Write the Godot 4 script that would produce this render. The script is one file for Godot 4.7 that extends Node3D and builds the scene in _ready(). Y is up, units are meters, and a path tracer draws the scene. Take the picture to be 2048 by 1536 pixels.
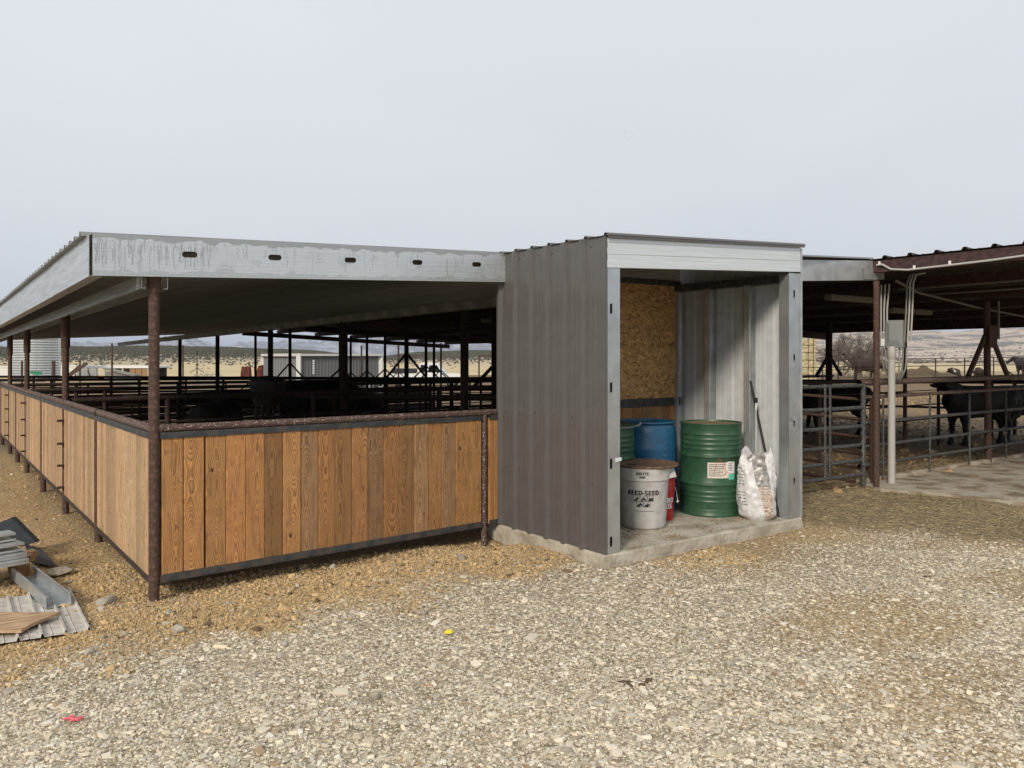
extends Node3D
# A feed shed at the end of a lean-to cattle shelter, in a dry valley under a pale sky.

const CAM := Vector3(-1.204, 1.6, 5.624)
const FWD := Vector3(0.5868, 0, -0.8098)
const RGT := Vector3(0.8098, 0, 0.5868)
const FPX := 1620.0
const HOR := 712.0
const FE := Vector3(0.99448, 0, -0.10491)   # run of the board fence and of the lean-to's front edge

var M := {}
var names := {}
var rng := RandomNumberGenerator.new()


# ---------- photograph pixel -> direction, met with the plane that a thing stands on ----------
func ray(u: float, v: float) -> Vector3:
	return FWD + RGT * ((u - 1024.0) / FPX) + Vector3.UP * ((HOR - v) / FPX)
func onx(u: float, v: float, x: float) -> Vector3:
	var d := ray(u, v)
	return CAM + d * ((x - CAM.x) / d.x)
func ony(u: float, v: float, y: float) -> Vector3:
	var d := ray(u, v)
	return CAM + d * ((y - CAM.y) / d.y)
func onz(u: float, v: float, z: float) -> Vector3:
	var d := ray(u, v)
	return CAM + d * ((z - CAM.z) / d.z)
func away(u: float, v: float, dist: float) -> Vector3:
	return CAM + ray(u, v) * dist


# ---------- mesh builder ----------
class MB:
	var v := PackedVector3Array()
	var n := PackedVector3Array()
	var uv := PackedVector2Array()
	var c := PackedColorArray()
	var ix := PackedInt32Array()
	var col := Color.WHITE
	var colored := false

	func vert(p: Vector3, nn: Vector3, t := Vector2.ZERO) -> int:
		v.append(p); n.append(nn); uv.append(t)
		if colored: c.append(col)
		return v.size() - 1
	func tri(a: Vector3, b: Vector3, d: Vector3) -> void:
		var nn := (b - a).cross(d - a).normalized()
		var i := vert(a, nn); vert(b, nn); vert(d, nn)
		ix.append_array([i, i + 2, i + 1])
	func quad(a: Vector3, b: Vector3, d: Vector3, e: Vector3, ua := Vector2.ZERO, ub := Vector2(1, 0), ud := Vector2(1, 1), ue := Vector2(0, 1)) -> void:
		var nn := (d - a).cross(e - b).normalized()
		var i := vert(a, nn, ua); vert(b, nn, ub); vert(d, nn, ud); vert(e, nn, ue)
		ix.append_array([i, i + 2, i + 1, i, i + 3, i + 2])
	func box(x: Transform3D, s: Vector3, bev := 0.0) -> void:
		var h := s * 0.5
		if bev <= 0.0:
			for ax in 3:
				for sg in [-1.0, 1.0]:
					var a := Vector3.ZERO; a[ax] = sg
					var b := Vector3.ZERO; b[(ax + 1) % 3] = 1.0
					var d := Vector3.ZERO; d[(ax + 2) % 3] = sg
					var o: Vector3 = a * h
					var p: Vector3 = b * h
					var q: Vector3 = d * h
					var su: float = s[(ax + 1) % 3]
					var sv: float = s[(ax + 2) % 3]
					quad(x * (o - p - q), x * (o + p - q), x * (o + p + q), x * (o - p + q), Vector2(0, 0), Vector2(su, 0), Vector2(su, sv), Vector2(0, sv))
			return
		bev = minf(bev, minf(h.x, minf(h.y, h.z)) * 0.95)
		var k := h - Vector3.ONE * bev
		for ax in 3:
			var a1 := (ax + 1) % 3
			var a2 := (ax + 2) % 3
			for sg in [-1.0, 1.0]:
				var o := Vector3.ZERO; o[ax] = sg * h[ax]
				var p := Vector3.ZERO; p[a1] = k[a1]
				var q := Vector3.ZERO; q[a2] = k[a2] * sg
				quad(x * (o - p - q), x * (o + p - q), x * (o + p + q), x * (o - p + q))
			for s1 in [-1.0, 1.0]:
				for s2 in [-1.0, 1.0]:
					var e1 := Vector3.ZERO; e1[a1] = s1 * h[a1]; e1[a2] = s2 * k[a2]
					var e2 := Vector3.ZERO; e2[a1] = s1 * k[a1]; e2[a2] = s2 * h[a2]
					var l := Vector3.ZERO; l[ax] = k[ax] * s1 * s2
					quad(x * (e1 - l), x * (e1 + l), x * (e2 + l), x * (e2 - l))
		for sx in [-1.0, 1.0]:
			for sy in [-1.0, 1.0]:
				for sz in [-1.0, 1.0]:
					var pa := Vector3(sx * h.x, sy * k.y, sz * k.z)
					var pb := Vector3(sx * k.x, sy * h.y, sz * k.z)
					var pc := Vector3(sx * k.x, sy * k.y, sz * h.z)
					if sx * sy * sz > 0: tri(x * pa, x * pb, x * pc)
					else: tri(x * pa, x * pc, x * pb)
	func slab(a: Vector3, b: Vector3, bev := 0.0) -> void:
		box(Transform3D(Basis(), (a + b) * 0.5), (b - a).abs(), bev)
	# a bar of rectangular section from a to b
	func bar(a: Vector3, b: Vector3, w: float, h: float, up := Vector3.UP, bev := 0.0) -> void:
		var z := (b - a).normalized()
		var x := up.cross(z).normalized()
		if x.length() < 0.5: x = Vector3.RIGHT.cross(z).normalized()
		box(Transform3D(Basis(x, z.cross(x), z), (a + b) * 0.5), Vector3(w, h, a.distance_to(b)), bev)
	func tube(p: Array, r, sides := 10, cap := true) -> void:
		var cnt := p.size()
		var t0: Vector3 = (p[1] - p[0]).normalized()
		var s := t0.cross(Vector3.UP if absf(t0.y) < 0.9 else Vector3.RIGHT).normalized()
		var first := v.size()
		var along := 0.0
		for i in cnt:
			var t: Vector3 = (p[mini(i + 1, cnt - 1)] - p[maxi(i - 1, 0)]).normalized()
			s = (s - t * s.dot(t)).normalized()
			var w := t.cross(s)
			var rr: float = r[i] if r is Array else r
			if i > 0: along += (p[i] - p[i - 1]).length()
			for k in sides + 1:
				var a := TAU * k / sides
				var d := s * cos(a) + w * sin(a)
				vert(p[i] + d * rr, d, Vector2(float(k) / sides, along))
		for i in cnt - 1:
			for k in sides:
				var a := first + i * (sides + 1) + k
				var b := a + sides + 1
				ix.append_array([a, b, a + 1, a + 1, b, b + 1])
		if cap:
			for e in [0, cnt - 1]:
				var t: Vector3 = (p[0] - p[1]).normalized() if e == 0 else (p[cnt - 1] - p[cnt - 2]).normalized()
				var m := vert(p[e], t)
				for k in sides + 1: vert(v[first + e * (sides + 1) + k], t)
				for k in sides:
					if e == 0: ix.append_array([m, m + 2 + k, m + 1 + k])
					else: ix.append_array([m, m + 1 + k, m + 2 + k])
	func lathe(x: Transform3D, prof: Array, seg := 48, smooth_limit := 0.6) -> void:
		var cnt := prof.size()
		var fn: Array = []
		for i in cnt - 1:
			var d: Vector2 = prof[i + 1] - prof[i]
			fn.append(Vector2(d.y, -d.x).normalized())
		var len := 0.0
		for i in cnt - 1:
			var na: Vector2 = fn[i]
			var nb: Vector2 = fn[i]
			if i > 0 and fn[i - 1].dot(fn[i]) > smooth_limit: na = (fn[i - 1] + fn[i]).normalized()
			if i < cnt - 2 and fn[i + 1].dot(fn[i]) > smooth_limit: nb = (fn[i + 1] + fn[i]).normalized()
			var first := v.size()
			var l2: float = len + (prof[i + 1] - prof[i]).length()
			for e in 2:
				var q: Vector2 = prof[i + e]
				var nn: Vector2 = na if e == 0 else nb
				for k in seg + 1:
					var a := TAU * k / seg
					vert(x * Vector3(q.x * cos(a), q.y, q.x * sin(a)), (x.basis * Vector3(nn.x * cos(a), nn.y, nn.x * sin(a))).normalized(), Vector2(float(k) / seg, len if e == 0 else l2))
			for k in seg:
				var a := first + k
				var b := first + seg + 1 + k
				ix.append_array([a, a + 1, b, a + 1, b + 1, b])
			len = l2
	# a flat outline in the transform's XY plane, given depth along its Z
	func prism(x: Transform3D, poly: PackedVector2Array, depth: float) -> void:
		if Geometry2D.is_polygon_clockwise(poly):
			poly = poly.duplicate(); poly.reverse()
		var t := Geometry2D.triangulate_polygon(poly)
		var z := Vector3(0, 0, depth)
		for i in range(0, t.size(), 3):
			var a := poly[t[i]]
			var b := poly[t[i + 1]]
			var d := poly[t[i + 2]]
			if (b - a).cross(d - a) < 0:
				var q := b; b = d; d = q
			var va := Vector3(a.x, a.y, 0); var vb := Vector3(b.x, b.y, 0); var vd := Vector3(d.x, d.y, 0)
			tri(x * (va + z), x * (vb + z), x * (vd + z))
			tri(x * va, x * vd, x * vb)
		for i in poly.size():
			var a := poly[i]
			var b := poly[(i + 1) % poly.size()]
			quad(x * Vector3(a.x, a.y, 0), x * Vector3(b.x, b.y, 0), x * Vector3(b.x, b.y, depth), x * Vector3(a.x, a.y, depth))
	# a folded sheet: an open section in the transform's XY plane, drawn along Z, with thickness
	func sheet(x: Transform3D, sec: Array, length: float, thick := 0.0015, tile := 1.0) -> void:
		var along := 0.0
		for i in sec.size() - 1:
			var a: Vector2 = sec[i]
			var b: Vector2 = sec[i + 1]
			var e := b - a
			var o := Vector2(-e.y, e.x).normalized() * thick
			var l := along + e.length()
			quad(x * Vector3(a.x, a.y, 0), x * Vector3(b.x, b.y, 0), x * Vector3(b.x, b.y, length), x * Vector3(a.x, a.y, length), Vector2(along, 0) * tile, Vector2(l, 0) * tile, Vector2(l, length) * tile, Vector2(along, length) * tile)
			var a2 := a + o
			var b2 := b + o
			quad(x * Vector3(b2.x, b2.y, 0), x * Vector3(a2.x, a2.y, 0), x * Vector3(a2.x, a2.y, length), x * Vector3(b2.x, b2.y, length), Vector2(l, 0) * tile, Vector2(along, 0) * tile, Vector2(along, length) * tile, Vector2(l, length) * tile)
			for z in [0.0, length]:
				quad(x * Vector3(a.x, a.y, z), x * Vector3(b.x, b.y, z), x * Vector3(b2.x, b2.y, z), x * Vector3(a2.x, a2.y, z))
			along = l
	# a plate in the transform's XY plane with rounded slots cut through it, thickness towards -Z
	func slotted(x: Transform3D, w: float, h: float, slots: Array, thick := 0.003) -> void:
		var at := 0.0
		var cells: Array = []
		for s in slots:
			var r: Rect2 = s
			var m: float = r.position.x - 0.02
			if m > at: cells.append([at, m, null])
			cells.append([m, r.end.x + 0.02, r]); at = r.end.x + 0.02
		if at < w: cells.append([at, w, null])
		for cell in cells:
			var a: float = cell[0]
			var b: float = cell[1]
			for z in [0.0, -thick]:
				if cell[2] == null:
					quad(x * Vector3(a, 0, z), x * Vector3(b, 0, z), x * Vector3(b, h, z), x * Vector3(a, h, z), Vector2(a / w, 1), Vector2(b / w, 1), Vector2(b / w, 0), Vector2(a / w, 0))
				else:
					var r: Rect2 = cell[2]
					var c0 := r.get_center()
					var rad := minf(r.size.x, r.size.y) * (0.5 if r.size.x > r.size.y else 0.22)
					for k in 24:
						var q: Array = []
						for kk in [k, k + 1]:
							var t: float = TAU * kk / 24.0
							var d := Vector2(cos(t), sin(t))
							var inn := r.size * 0.5 - Vector2.ONE * rad
							var ip := Vector2(signf(d.x) * inn.x if absf(d.x) > 0.01 else 0.0, signf(d.y) * inn.y if absf(d.y) > 0.01 else 0.0) + d * rad
							var sc := 1e9
							if absf(d.x) > 1e-5: sc = minf(sc, ((b if d.x > 0 else a) - c0.x) / d.x)
							if absf(d.y) > 1e-5: sc = minf(sc, ((h if d.y > 0 else 0.0) - c0.y) / d.y)
							q.append([c0 + ip, c0 + d * sc])
						var cor := Vector2.INF
						for cc in [Vector2(a, 0), Vector2(b, 0), Vector2(b, h), Vector2(a, h)]:
							var an: float = fposmod((cc - c0).angle(), TAU)
							if an > TAU * k / 24.0 + 1e-4 and an < TAU * (k + 1) / 24.0 - 1e-4: cor = cc
						var pts: Array = [q[0][0], q[0][1], q[1][1], q[1][0]] if cor == Vector2.INF else [q[0][0], q[0][1], cor, q[1][1], q[1][0]]
						for j in pts.size() - 2:
							var nn := x.basis.z.normalized()
							var i0 := v.size()
							for pp in [pts[0], pts[j + 1], pts[j + 2]]:
								vert(x * Vector3(pp.x, pp.y, z), nn, Vector2(pp.x / w, 1.0 - pp.y / h))
							ix.append_array([i0, i0 + 2, i0 + 1])
						if z == 0.0:
							var e0: Vector2 = q[0][0]
							var e1: Vector2 = q[1][0]
							quad(x * Vector3(e1.x, e1.y, 0), x * Vector3(e0.x, e0.y, 0), x * Vector3(e0.x, e0.y, -thick), x * Vector3(e1.x, e1.y, -thick))
	func mesh() -> ArrayMesh:
		var arr := []
		arr.resize(Mesh.ARRAY_MAX)
		arr[Mesh.ARRAY_VERTEX] = v
		arr[Mesh.ARRAY_NORMAL] = n
		arr[Mesh.ARRAY_TEX_UV] = uv
		if colored: arr[Mesh.ARRAY_COLOR] = c
		arr[Mesh.ARRAY_INDEX] = ix
		var m := ArrayMesh.new()
		m.add_surface_from_arrays(Mesh.PRIMITIVE_TRIANGLES, arr)
		return m


# ---------- scene tree helpers ----------
func numbered(called: String) -> String:
	var k: int = names.get(called, 0)
	names[called] = k + 1
	return called if k == 0 else "%s_%03d" % [called, k]
func thing(called: String, label: String, category: String, at: Vector3, group := "", turn := 0.0) -> Node3D:
	var o := Node3D.new()
	o.name = numbered(called)
	add_child(o)
	o.position = at
	o.rotation.y = turn
	tag(o, label, category, group)
	return o
func tag(o: Node, label: String, category: String, group := "", kind := "") -> void:
	if label: o.set_meta("label", label)
	if category: o.set_meta("category", category)
	if group: o.set_meta("group", group)
	if kind: o.set_meta("kind", kind)
# one named mesh; its shape is given in scene coordinates unless own is true
func obj(called: String, m, mat: Material, parent: Node = null, own := false) -> MeshInstance3D:
	var o := MeshInstance3D.new()
	o.mesh = m.mesh() if m is MB else m
	o.material_override = mat
	if parent == null:
		o.name = numbered(called)
		add_child(o)
	else:
		o.name = called
		parent.add_child(o, true)
		if not own: o.transform = parent.global_transform.affine_inverse()
	return o
func piece(called: String, m: Mesh, mat: Material, parent: Node, x: Transform3D) -> MeshInstance3D:
	var o := MeshInstance3D.new()
	o.mesh = m
	o.material_override = mat
	o.name = called
	parent.add_child(o, true)
	o.transform = parent.global_transform.affine_inverse() * x
	return o
func structure(called: String, m, mat: Material, label := "") -> MeshInstance3D:
	var o := obj(called, m, mat)
	o.set_meta("kind", "structure")
	if label: o.set_meta("label", label)
	return o
func dup(root: Node3D, label := "", group := "") -> Node3D:
	var r: Node3D = root.duplicate()
	var base := String(root.name)
	if base.length() > 4 and base[base.length() - 4] == "_" and base.right(3).is_valid_int(): base = base.left(base.length() - 4)
	r.name = numbered(base)
	add_child(r)
	if label: r.set_meta("label", label)
	if group: r.set_meta("group", group)
	return r
func at(p: Vector3, turn := 0.0) -> Transform3D:
	return Transform3D(Basis(Vector3.UP, turn), p)
# axes given outright: x and y as stated, z = x cross y
func axes(o: Vector3, x: Vector3, y: Vector3) -> Transform3D:
	return Transform3D(Basis(x, y, x.cross(y)), o)
func pipe(a: Vector3, b: Vector3, r: float, sides := 10) -> MB:
	var m := MB.new()
	m.tube([a, b], r, sides)
	return m


# ---------- materials ----------
func lin(r: float, g: float, b: float) -> Color:
	return Color(r, g, b).linear_to_srgb()
func noise(freq: float, seed_: int, oct := 4, kind := FastNoiseLite.TYPE_SIMPLEX_SMOOTH) -> FastNoiseLite:
	var f := FastNoiseLite.new()
	f.noise_type = kind
	f.seed = seed_
	f.frequency = freq
	f.fractal_octaves = oct
	f.fractal_type = FastNoiseLite.FRACTAL_FBM if oct > 1 else FastNoiseLite.FRACTAL_NONE
	return f
func ntex(freq: float, seed_: int, stops: Array, size := 512, oct := 5) -> NoiseTexture2D:
	var t := NoiseTexture2D.new()
	t.width = size; t.height = size; t.seamless = true
	t.noise = noise(freq, seed_, oct)
	var g := Gradient.new()
	var off := PackedFloat32Array()
	var cl := PackedColorArray()
	for s in stops:
		off.append(s[0]); cl.append(s[1])
	g.offsets = off; g.colors = cl
	t.color_ramp = g
	return t
func ngrey(freq: float, seed_: int, lo: float, hi: float, size := 512, oct := 5) -> NoiseTexture2D:
	return ntex(freq, seed_, [[0.25, Color(lo, lo, lo)], [0.75, Color(hi, hi, hi)]], size, oct)
func nbump(freq: float, seed_: int, size := 512, strength := 4.0, oct := 5) -> NoiseTexture2D:
	var t := NoiseTexture2D.new()
	t.width = size; t.height = size; t.seamless = true
	t.as_normal_map = true; t.bump_strength = strength
	t.noise = noise(freq, seed_, oct)
	return t
func mat(c: Color, rough := 0.8, metal := 0.0) -> StandardMaterial3D:
	var m := StandardMaterial3D.new()
	m.albedo_color = c
	m.roughness = rough
	m.metallic = metal
	return m
func tmat(tex: Texture2D, scale: float, rough := 0.8, metal := 0.0, bump: Texture2D = null, bscale := 1.0, tint := Color.WHITE, world := true) -> StandardMaterial3D:
	var m := mat(tint, rough, metal)
	m.albedo_texture = tex
	m.uv1_triplanar = true
	m.uv1_world_triplanar = world
	m.uv1_scale = Vector3.ONE * scale
	if bump:
		m.normal_enabled = true
		m.normal_texture = bump
		m.normal_scale = bscale
	return m
func bytes_of(f: FastNoiseLite, w: int, h: int) -> PackedByteArray:
	var im := f.get_image(w, h, false, false, false)
	im.convert(Image.FORMAT_L8)
	return im.get_data()


# sixteen sawn pine boards side by side: flat-sawn rings bent round knots, saw marks, nail stains
func wood_atlas(pale: bool) -> ImageTexture:
	var BW := 32 if pale else 64
	var W := BW * 16
	var H := 384 if pale else 896
	var wob := bytes_of(noise(0.004, 3, 3), W, H)
	var fine := bytes_of(noise(0.06, 8, 3), W, H)
	var streak := noise(0.035, 55, 3)
	var data := PackedByteArray()
	data.resize(W * H * 3)
	var r := RandomNumberGenerator.new()
	r.seed = 97 if pale else 41
	var early := Vector3(0.56, 0.38, 0.205) if pale else Vector3(0.52, 0.262, 0.088)
	var dark := Vector3(0.25, 0.135, 0.06) if pale else Vector3(0.155, 0.06, 0.018)
	for b in 16:
		var cx := r.randf_range(-0.035, 0.035)
		var dep := r.randf_range(0.0, 0.03)
		var tilt := r.randf_range(-0.05, 0.05)
		var bow := r.randf_range(0.01, 0.045)
		var ph := r.randf_range(0, TAU)
		var gap := r.randf_range(0.0075, 0.014)
		var tone: float = [1.08, 0.74, 1.12, 0.96, 0.78, 1.16, 0.88, 0.62, 1.1, 1.0, 0.82, 0.7, 1.06, 0.72, 0.92, 1.14][b] * (1.0 if not pale else r.randf_range(0.9, 1.08))
		var grey := r.randf_range(0.0, 0.12) if b % 5 != 3 else 0.42
		var warm := r.randf_range(0.97, 1.08)
		var kn: Array = []
		for k in r.randi_range(0, 3):
			kn.append([r.randf_range(-0.05, 0.05), r.randf_range(0.05, 0.9), r.randf_range(0.007, 0.017), r.randf() < 0.25])
		var dots: Array = []
		if r.randf() < 0.45:
			for k in r.randi_range(3, 9): dots.append([r.randf_range(-0.06, 0.06), r.randf_range(0.02, 0.9), r.randf_range(0.0012, 0.003)])
		for y in H:
			var my := float(y) / H * 0.96
			var band := 0.98 + 0.02 * sin(y * 0.11 + sin(y * 0.013) * 5.0)
			for x in BW:
				var i := y * W + b * BW + x
				var mx := (x + 0.5) / BW * 0.14 - 0.07
				var wv := wob[i] / 255.0 - 0.5
				var dx := mx - cx + wv * 0.018
				var dz := dep + tilt * my + bow * sin(my * 5.2 + ph) + wv * 0.03
				var knot := 0.0
				var hole := false
				for q in kn:
					var ex: float = mx - q[0]
					var ey: float = (my - q[1]) * 0.55
					var d2: float = sqrt(ex * ex + ey * ey)
					dz += 0.035 * exp(-d2 * d2 / (q[2] * q[2] * 6.0))
					if d2 < q[2]:
						knot = maxf(knot, 1.0 - d2 / q[2] * 0.75)
						if q[3] and d2 < q[2] * 0.5: hole = true
				var rad := sqrt(dx * dx + dz * dz) / gap
				var fr := rad - floorf(rad)
				var late := pow(fr, 1.8) * (1.0 - smoothstep(0.88, 1.0, fr))
				var fi := fine[i] / 255.0 - 0.5
				var t := tone * band * (1.0 + fi * 0.22 + wv * 0.25)
				var cr := lerpf(early.x, dark.x, late) * t * warm
				var cg := lerpf(early.y, dark.y, late) * t
				var cb := lerpf(early.z, dark.z, late) * t
				if knot > 0.0:
					var kk := knot * (0.6 + 0.4 * sin(knot * 24.0)) * 0.8
					cr = lerpf(cr, 0.16, kk); cg = lerpf(cg, 0.075, kk); cb = lerpf(cb, 0.03, kk)
				# long dark weather streaks along the grain, and darker sawn edges
				var sk := smoothstep(0.12, 0.3, streak.get_noise_2d((b * BW + x) * (64.0 / BW) * 1.6, my * 70.0 + b * 31.0)) * 0.2
				if absf(mx) > 0.066: sk = maxf(sk, 0.5)
				cr *= 1.0 - sk; cg *= 1.0 - sk; cb *= 1.0 - sk * 0.85
				var ga := (cr + cg + cb) / 3.0
				var gm := clampf(grey + (wv + fi) * 0.3, 0.0, 0.8)
				cr = lerpf(cr, ga * 1.1, gm); cg = lerpf(cg, ga * 0.82, gm); cb = lerpf(cb, ga * 0.55, gm)
				if hole:
					cr *= 0.12; cg *= 0.12; cb *= 0.12
				for q in dots:
					var ex: float = mx - q[0]
					var ey: float = my - q[1]
					if ex * ex + ey * ey < q[2] * q[2]:
						cr *= 0.2; cg *= 0.2; cb *= 0.2
				data[i * 3] = int(255.0 * pow(clampf(cr, 0, 1), 0.4545))
				data[i * 3 + 1] = int(255.0 * pow(clampf(cg, 0, 1), 0.4545))
				data[i * 3 + 2] = int(255.0 * pow(clampf(cb, 0, 1), 0.4545))
	return ImageTexture.create_from_image(Image.create_from_data(W, H, false, Image.FORMAT_RGB8, data))

# oriented strand board: thousands of overlapping flakes, with a row of stamped print
func strand_board() -> ImageTexture:
	var W := 768
	var im := Image.create(W, W, false, Image.FORMAT_RGB8)
	im.fill(lin(0.5, 0.29, 0.115))
	var r := RandomNumberGenerator.new()
	r.seed = 7
	for k in 2300:
		var c := Vector2(r.randf() * W, r.randf() * W)
		var a := r.randfn(0.0, 0.7)
		var d := Vector2(cos(a), sin(a))
		var L := r.randf_range(22, 70)
		var w := r.randf_range(3.0, 11.0)
		var t := r.randf_range(0.55, 1.25)
		var dark := r.randf() < 0.13
		var col := lin(0.6 * t, 0.36 * t, 0.15 * t) if not dark else lin(0.22, 0.095, 0.035)
		var edge := lin(0.2 * t, 0.11 * t, 0.045 * t)
		for i in int(L):
			for j in int(w) + 1:
				var p := c + d * (i - L * 0.5) + Vector2(-d.y, d.x) * (j - w * 0.5)
				im.set_pixel(posmod(int(p.x), W), posmod(int(p.y), W), edge if j == 0 and t < 1.0 else col)
	for k in 46:
		if r.randf() < 0.25: continue
		var x := 12 + k * 16
		for q in r.randi_range(2, 4):
			im.fill_rect(Rect2i(x + r.randi_range(0, 10), 388 + r.randi_range(0, 6), r.randi_range(1, 2), r.randi_range(16, 34)), lin(0.07, 0.04, 0.025))
		im.fill_rect(Rect2i(x, 388 + r.randi_range(0, 30), 9, 1), lin(0.07, 0.04, 0.025))
	return ImageTexture.create_from_image(im)

# galvanised coil with run-down water stains and a ragged oxidised band along its top edge; x along the piece
func galv_stained(seed_: int, wet: float) -> ImageTexture:
	var W := 1536
	var H := 128
	var blot := bytes_of(noise(0.012, seed_, 4), W, H)
	var fine := bytes_of(noise(0.09, seed_ + 1, 3), W, H)
	var r := RandomNumberGenerator.new()
	r.seed = seed_
	var data := PackedByteArray()
	data.resize(W * H * 3)
	var drip := PackedFloat32Array()
	drip.resize(W * H)
	for k in int(170 * wet):
		var x := r.randf() * W
		if r.randf() < 0.55: x = r.randf() * W * 0.22
		var y := r.randf_range(8, 45)
		var L := r.randf_range(10, 80)
		var w := r.randf_range(1.0, 3.2)
		for i in int(L):
			x += r.randf_range(-0.6, 0.6)
			for j in int(w):
				var px := int(x) + j
				var py := int(y) + i
				if px >= 0 and px < W and py < H: drip[py * W + px] = 1.0
	for y in H:
		var line := 0.97 + 0.03 * sin(y * 0.55) + (0.0 if (y % 17) > 1 else -0.05)
		for x in W:
			var i := y * W + x
			var b := blot[i] / 255.0
			var fi := fine[i] / 255.0
			var rag := 0.0
			if y < 10 + 26.0 * (b - 0.3) * wet: rag = 1.0
			if y > H - 16 - 34.0 * (b - 0.45) * wet: rag = maxf(rag, fi * 0.9)
			var st := maxf(drip[i] * 0.75, rag * 0.8)
			if b > 0.66: st = maxf(st, (fi - 0.35) * 1.2)
			st = clampf(st, 0.0, 1.0)
			var lum := lerpf(0.68, 0.36, st) * line * (0.94 + 0.12 * fi)
			data[i * 3] = int(255.0 * pow(lum * 0.925, 0.4545))
			data[i * 3 + 1] = int(255.0 * pow(lum, 0.4545))
			data[i * 3 + 2] = int(255.0 * pow(minf(lum * lerpf(1.06, 1.0, st), 1.0), 0.4545))
	return ImageTexture.create_from_image(Image.create_from_data(W, H, false, Image.FORMAT_RGB8, data))

func make_materials() -> void:
	M.wood = mat(Color.WHITE, 0.82)
	M.wood.albedo_texture = wood_atlas(false)
	M.wood.normal_enabled = true
	M.wood.normal_texture = nbump(0.03, 5, 512, 2.0)
	M.wood.normal_scale = 0.25
	M.wood_pale = mat(Color.WHITE, 0.85)
	M.wood_pale.albedo_texture = wood_atlas(true)
	M.osb = mat(Color.WHITE, 0.75)
	M.osb.albedo_texture = strand_board()
	for k in 3:
		var g := mat(Color.WHITE, 0.4, 0.4)
		g.albedo_texture = galv_stained(31 + k * 7, [1.0, 0.35, 0.15][k])
		g.roughness_texture = ngrey(0.02, 60 + k, 0.62, 1.0)
		M["galv%d" % k] = g
	M.galv2h = tmat(ntex(0.02, 13, [[0.2, lin(0.68, 0.71, 0.725)], [0.8, lin(0.78, 0.81, 0.825)]]), 1.0, 0.32, 0.5)
	M.galv2h.uv1_scale = Vector3(0.12, 7.0, 7.0)
	M.galv = tmat(ntex(0.006, 12, [[0.2, lin(0.44, 0.465, 0.475)], [0.5, lin(0.52, 0.55, 0.56)], [0.8, lin(0.59, 0.62, 0.63)]]), 1.3, 0.4, 0.6)
	M.galv.roughness_texture = ngrey(0.015, 71, 0.7, 1.0)
	M.galvstud = tmat(ntex(0.006, 16, [[0.2, lin(0.42, 0.445, 0.46)], [0.8, lin(0.52, 0.55, 0.565)]]), 1.0, 0.3, 0.7)
	M.galv_z = M.galv.duplicate()
	M.galv_z.uv1_scale = Vector3(5.0, 5.0, 0.3)
	M.galv_dull = tmat(ntex(0.008, 14, [[0.25, lin(0.22, 0.225, 0.22)], [0.75, lin(0.36, 0.365, 0.36)]]), 0.9, 0.55, 0.4)
	M.rust = tmat(ntex(0.012, 21, [[0.2, lin(0.052, 0.03, 0.023)], [0.45, lin(0.074, 0.041, 0.03)], [0.65, lin(0.092, 0.05, 0.036)], [0.88, lin(0.16, 0.1, 0.07)]]), 4.5, 0.82, 0.0, nbump(0.05, 22, 256, 2.0), 0.5)
	# the top rails carry pale droppings and lime
	M.rail = tmat(ntex(0.05, 24, [[0.2, lin(0.05, 0.028, 0.022)], [0.55, lin(0.10, 0.055, 0.042)], [0.70, lin(0.12, 0.07, 0.055)], [0.735, lin(0.5, 0.46, 0.4)], [0.8, lin(0.62, 0.59, 0.53)]], 512, 3), 2.2, 0.78, 0.0, nbump(0.05, 22, 256, 2.0), 0.4)
	M.darkrust = tmat(ntex(0.02, 23, [[0.25, lin(0.022, 0.015, 0.013)], [0.75, lin(0.06, 0.036, 0.028)]]), 2.0, 0.85)
	M.steelbar = tmat(ntex(0.01, 26, [[0.25, lin(0.045, 0.05, 0.053)], [0.6, lin(0.075, 0.082, 0.086)], [0.85, lin(0.11, 0.08, 0.06)]]), 2.0, 0.6, 0.3)
	M.graypipe = tmat(ntex(0.04, 27, [[0.2, lin(0.035, 0.038, 0.04)], [0.6, lin(0.07, 0.072, 0.07)], [0.76, lin(0.09, 0.085, 0.08)], [0.83, lin(0.4, 0.38, 0.34)]], 512, 3), 2.0, 0.7, 0.2)
	M.siding = tmat(ngrey(0.01, 81, 0.96, 1.0), 1.0, 0.3, 0.0, nbump(0.01, 28, 256, 1.0), 0.06, lin(0.112, 0.107, 0.104))
	M.siding.metallic_specular = 0.5
	M.siding_in = tmat(ngrey(0.012, 82, 0.95, 1.0), 1.0, 0.5, 0.0, null, 1.0, lin(0.58, 0.605, 0.62))
	M.trim = mat(lin(0.06, 0.055, 0.05), 0.5)
	M.darkzinc = tmat(ngrey(0.02, 83, 0.7, 1.0), 2.0, 0.6, 0.3, null, 1.0, lin(0.1, 0.1, 0.098))
	M.maroon = tmat(ngrey(0.02, 84, 0.7, 1.0), 1.0, 0.7, 0.0, null, 1.0, lin(0.07, 0.032, 0.03))
	M.barnroof = tmat(ngrey(0.02, 85, 0.6, 1.0), 1.0, 0.8, 0.0, null, 1.0, lin(0.06, 0.04, 0.034))
	M.rooftin = tmat(ntex(0.006, 86, [[0.25, lin(0.24, 0.242, 0.24)], [0.75, lin(0.33, 0.332, 0.33)]]), 0.6, 0.42, 0.6)
	M.concrete = tmat(ntex(0.006, 90, [[0.2, lin(0.3, 0.26, 0.195)], [0.5, lin(0.42, 0.38, 0.31)], [0.8, lin(0.5, 0.465, 0.4)]], 512, 6), 0.8, 0.9, 0.0, nbump(0.04, 91, 512, 6.0), 0.5)
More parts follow.
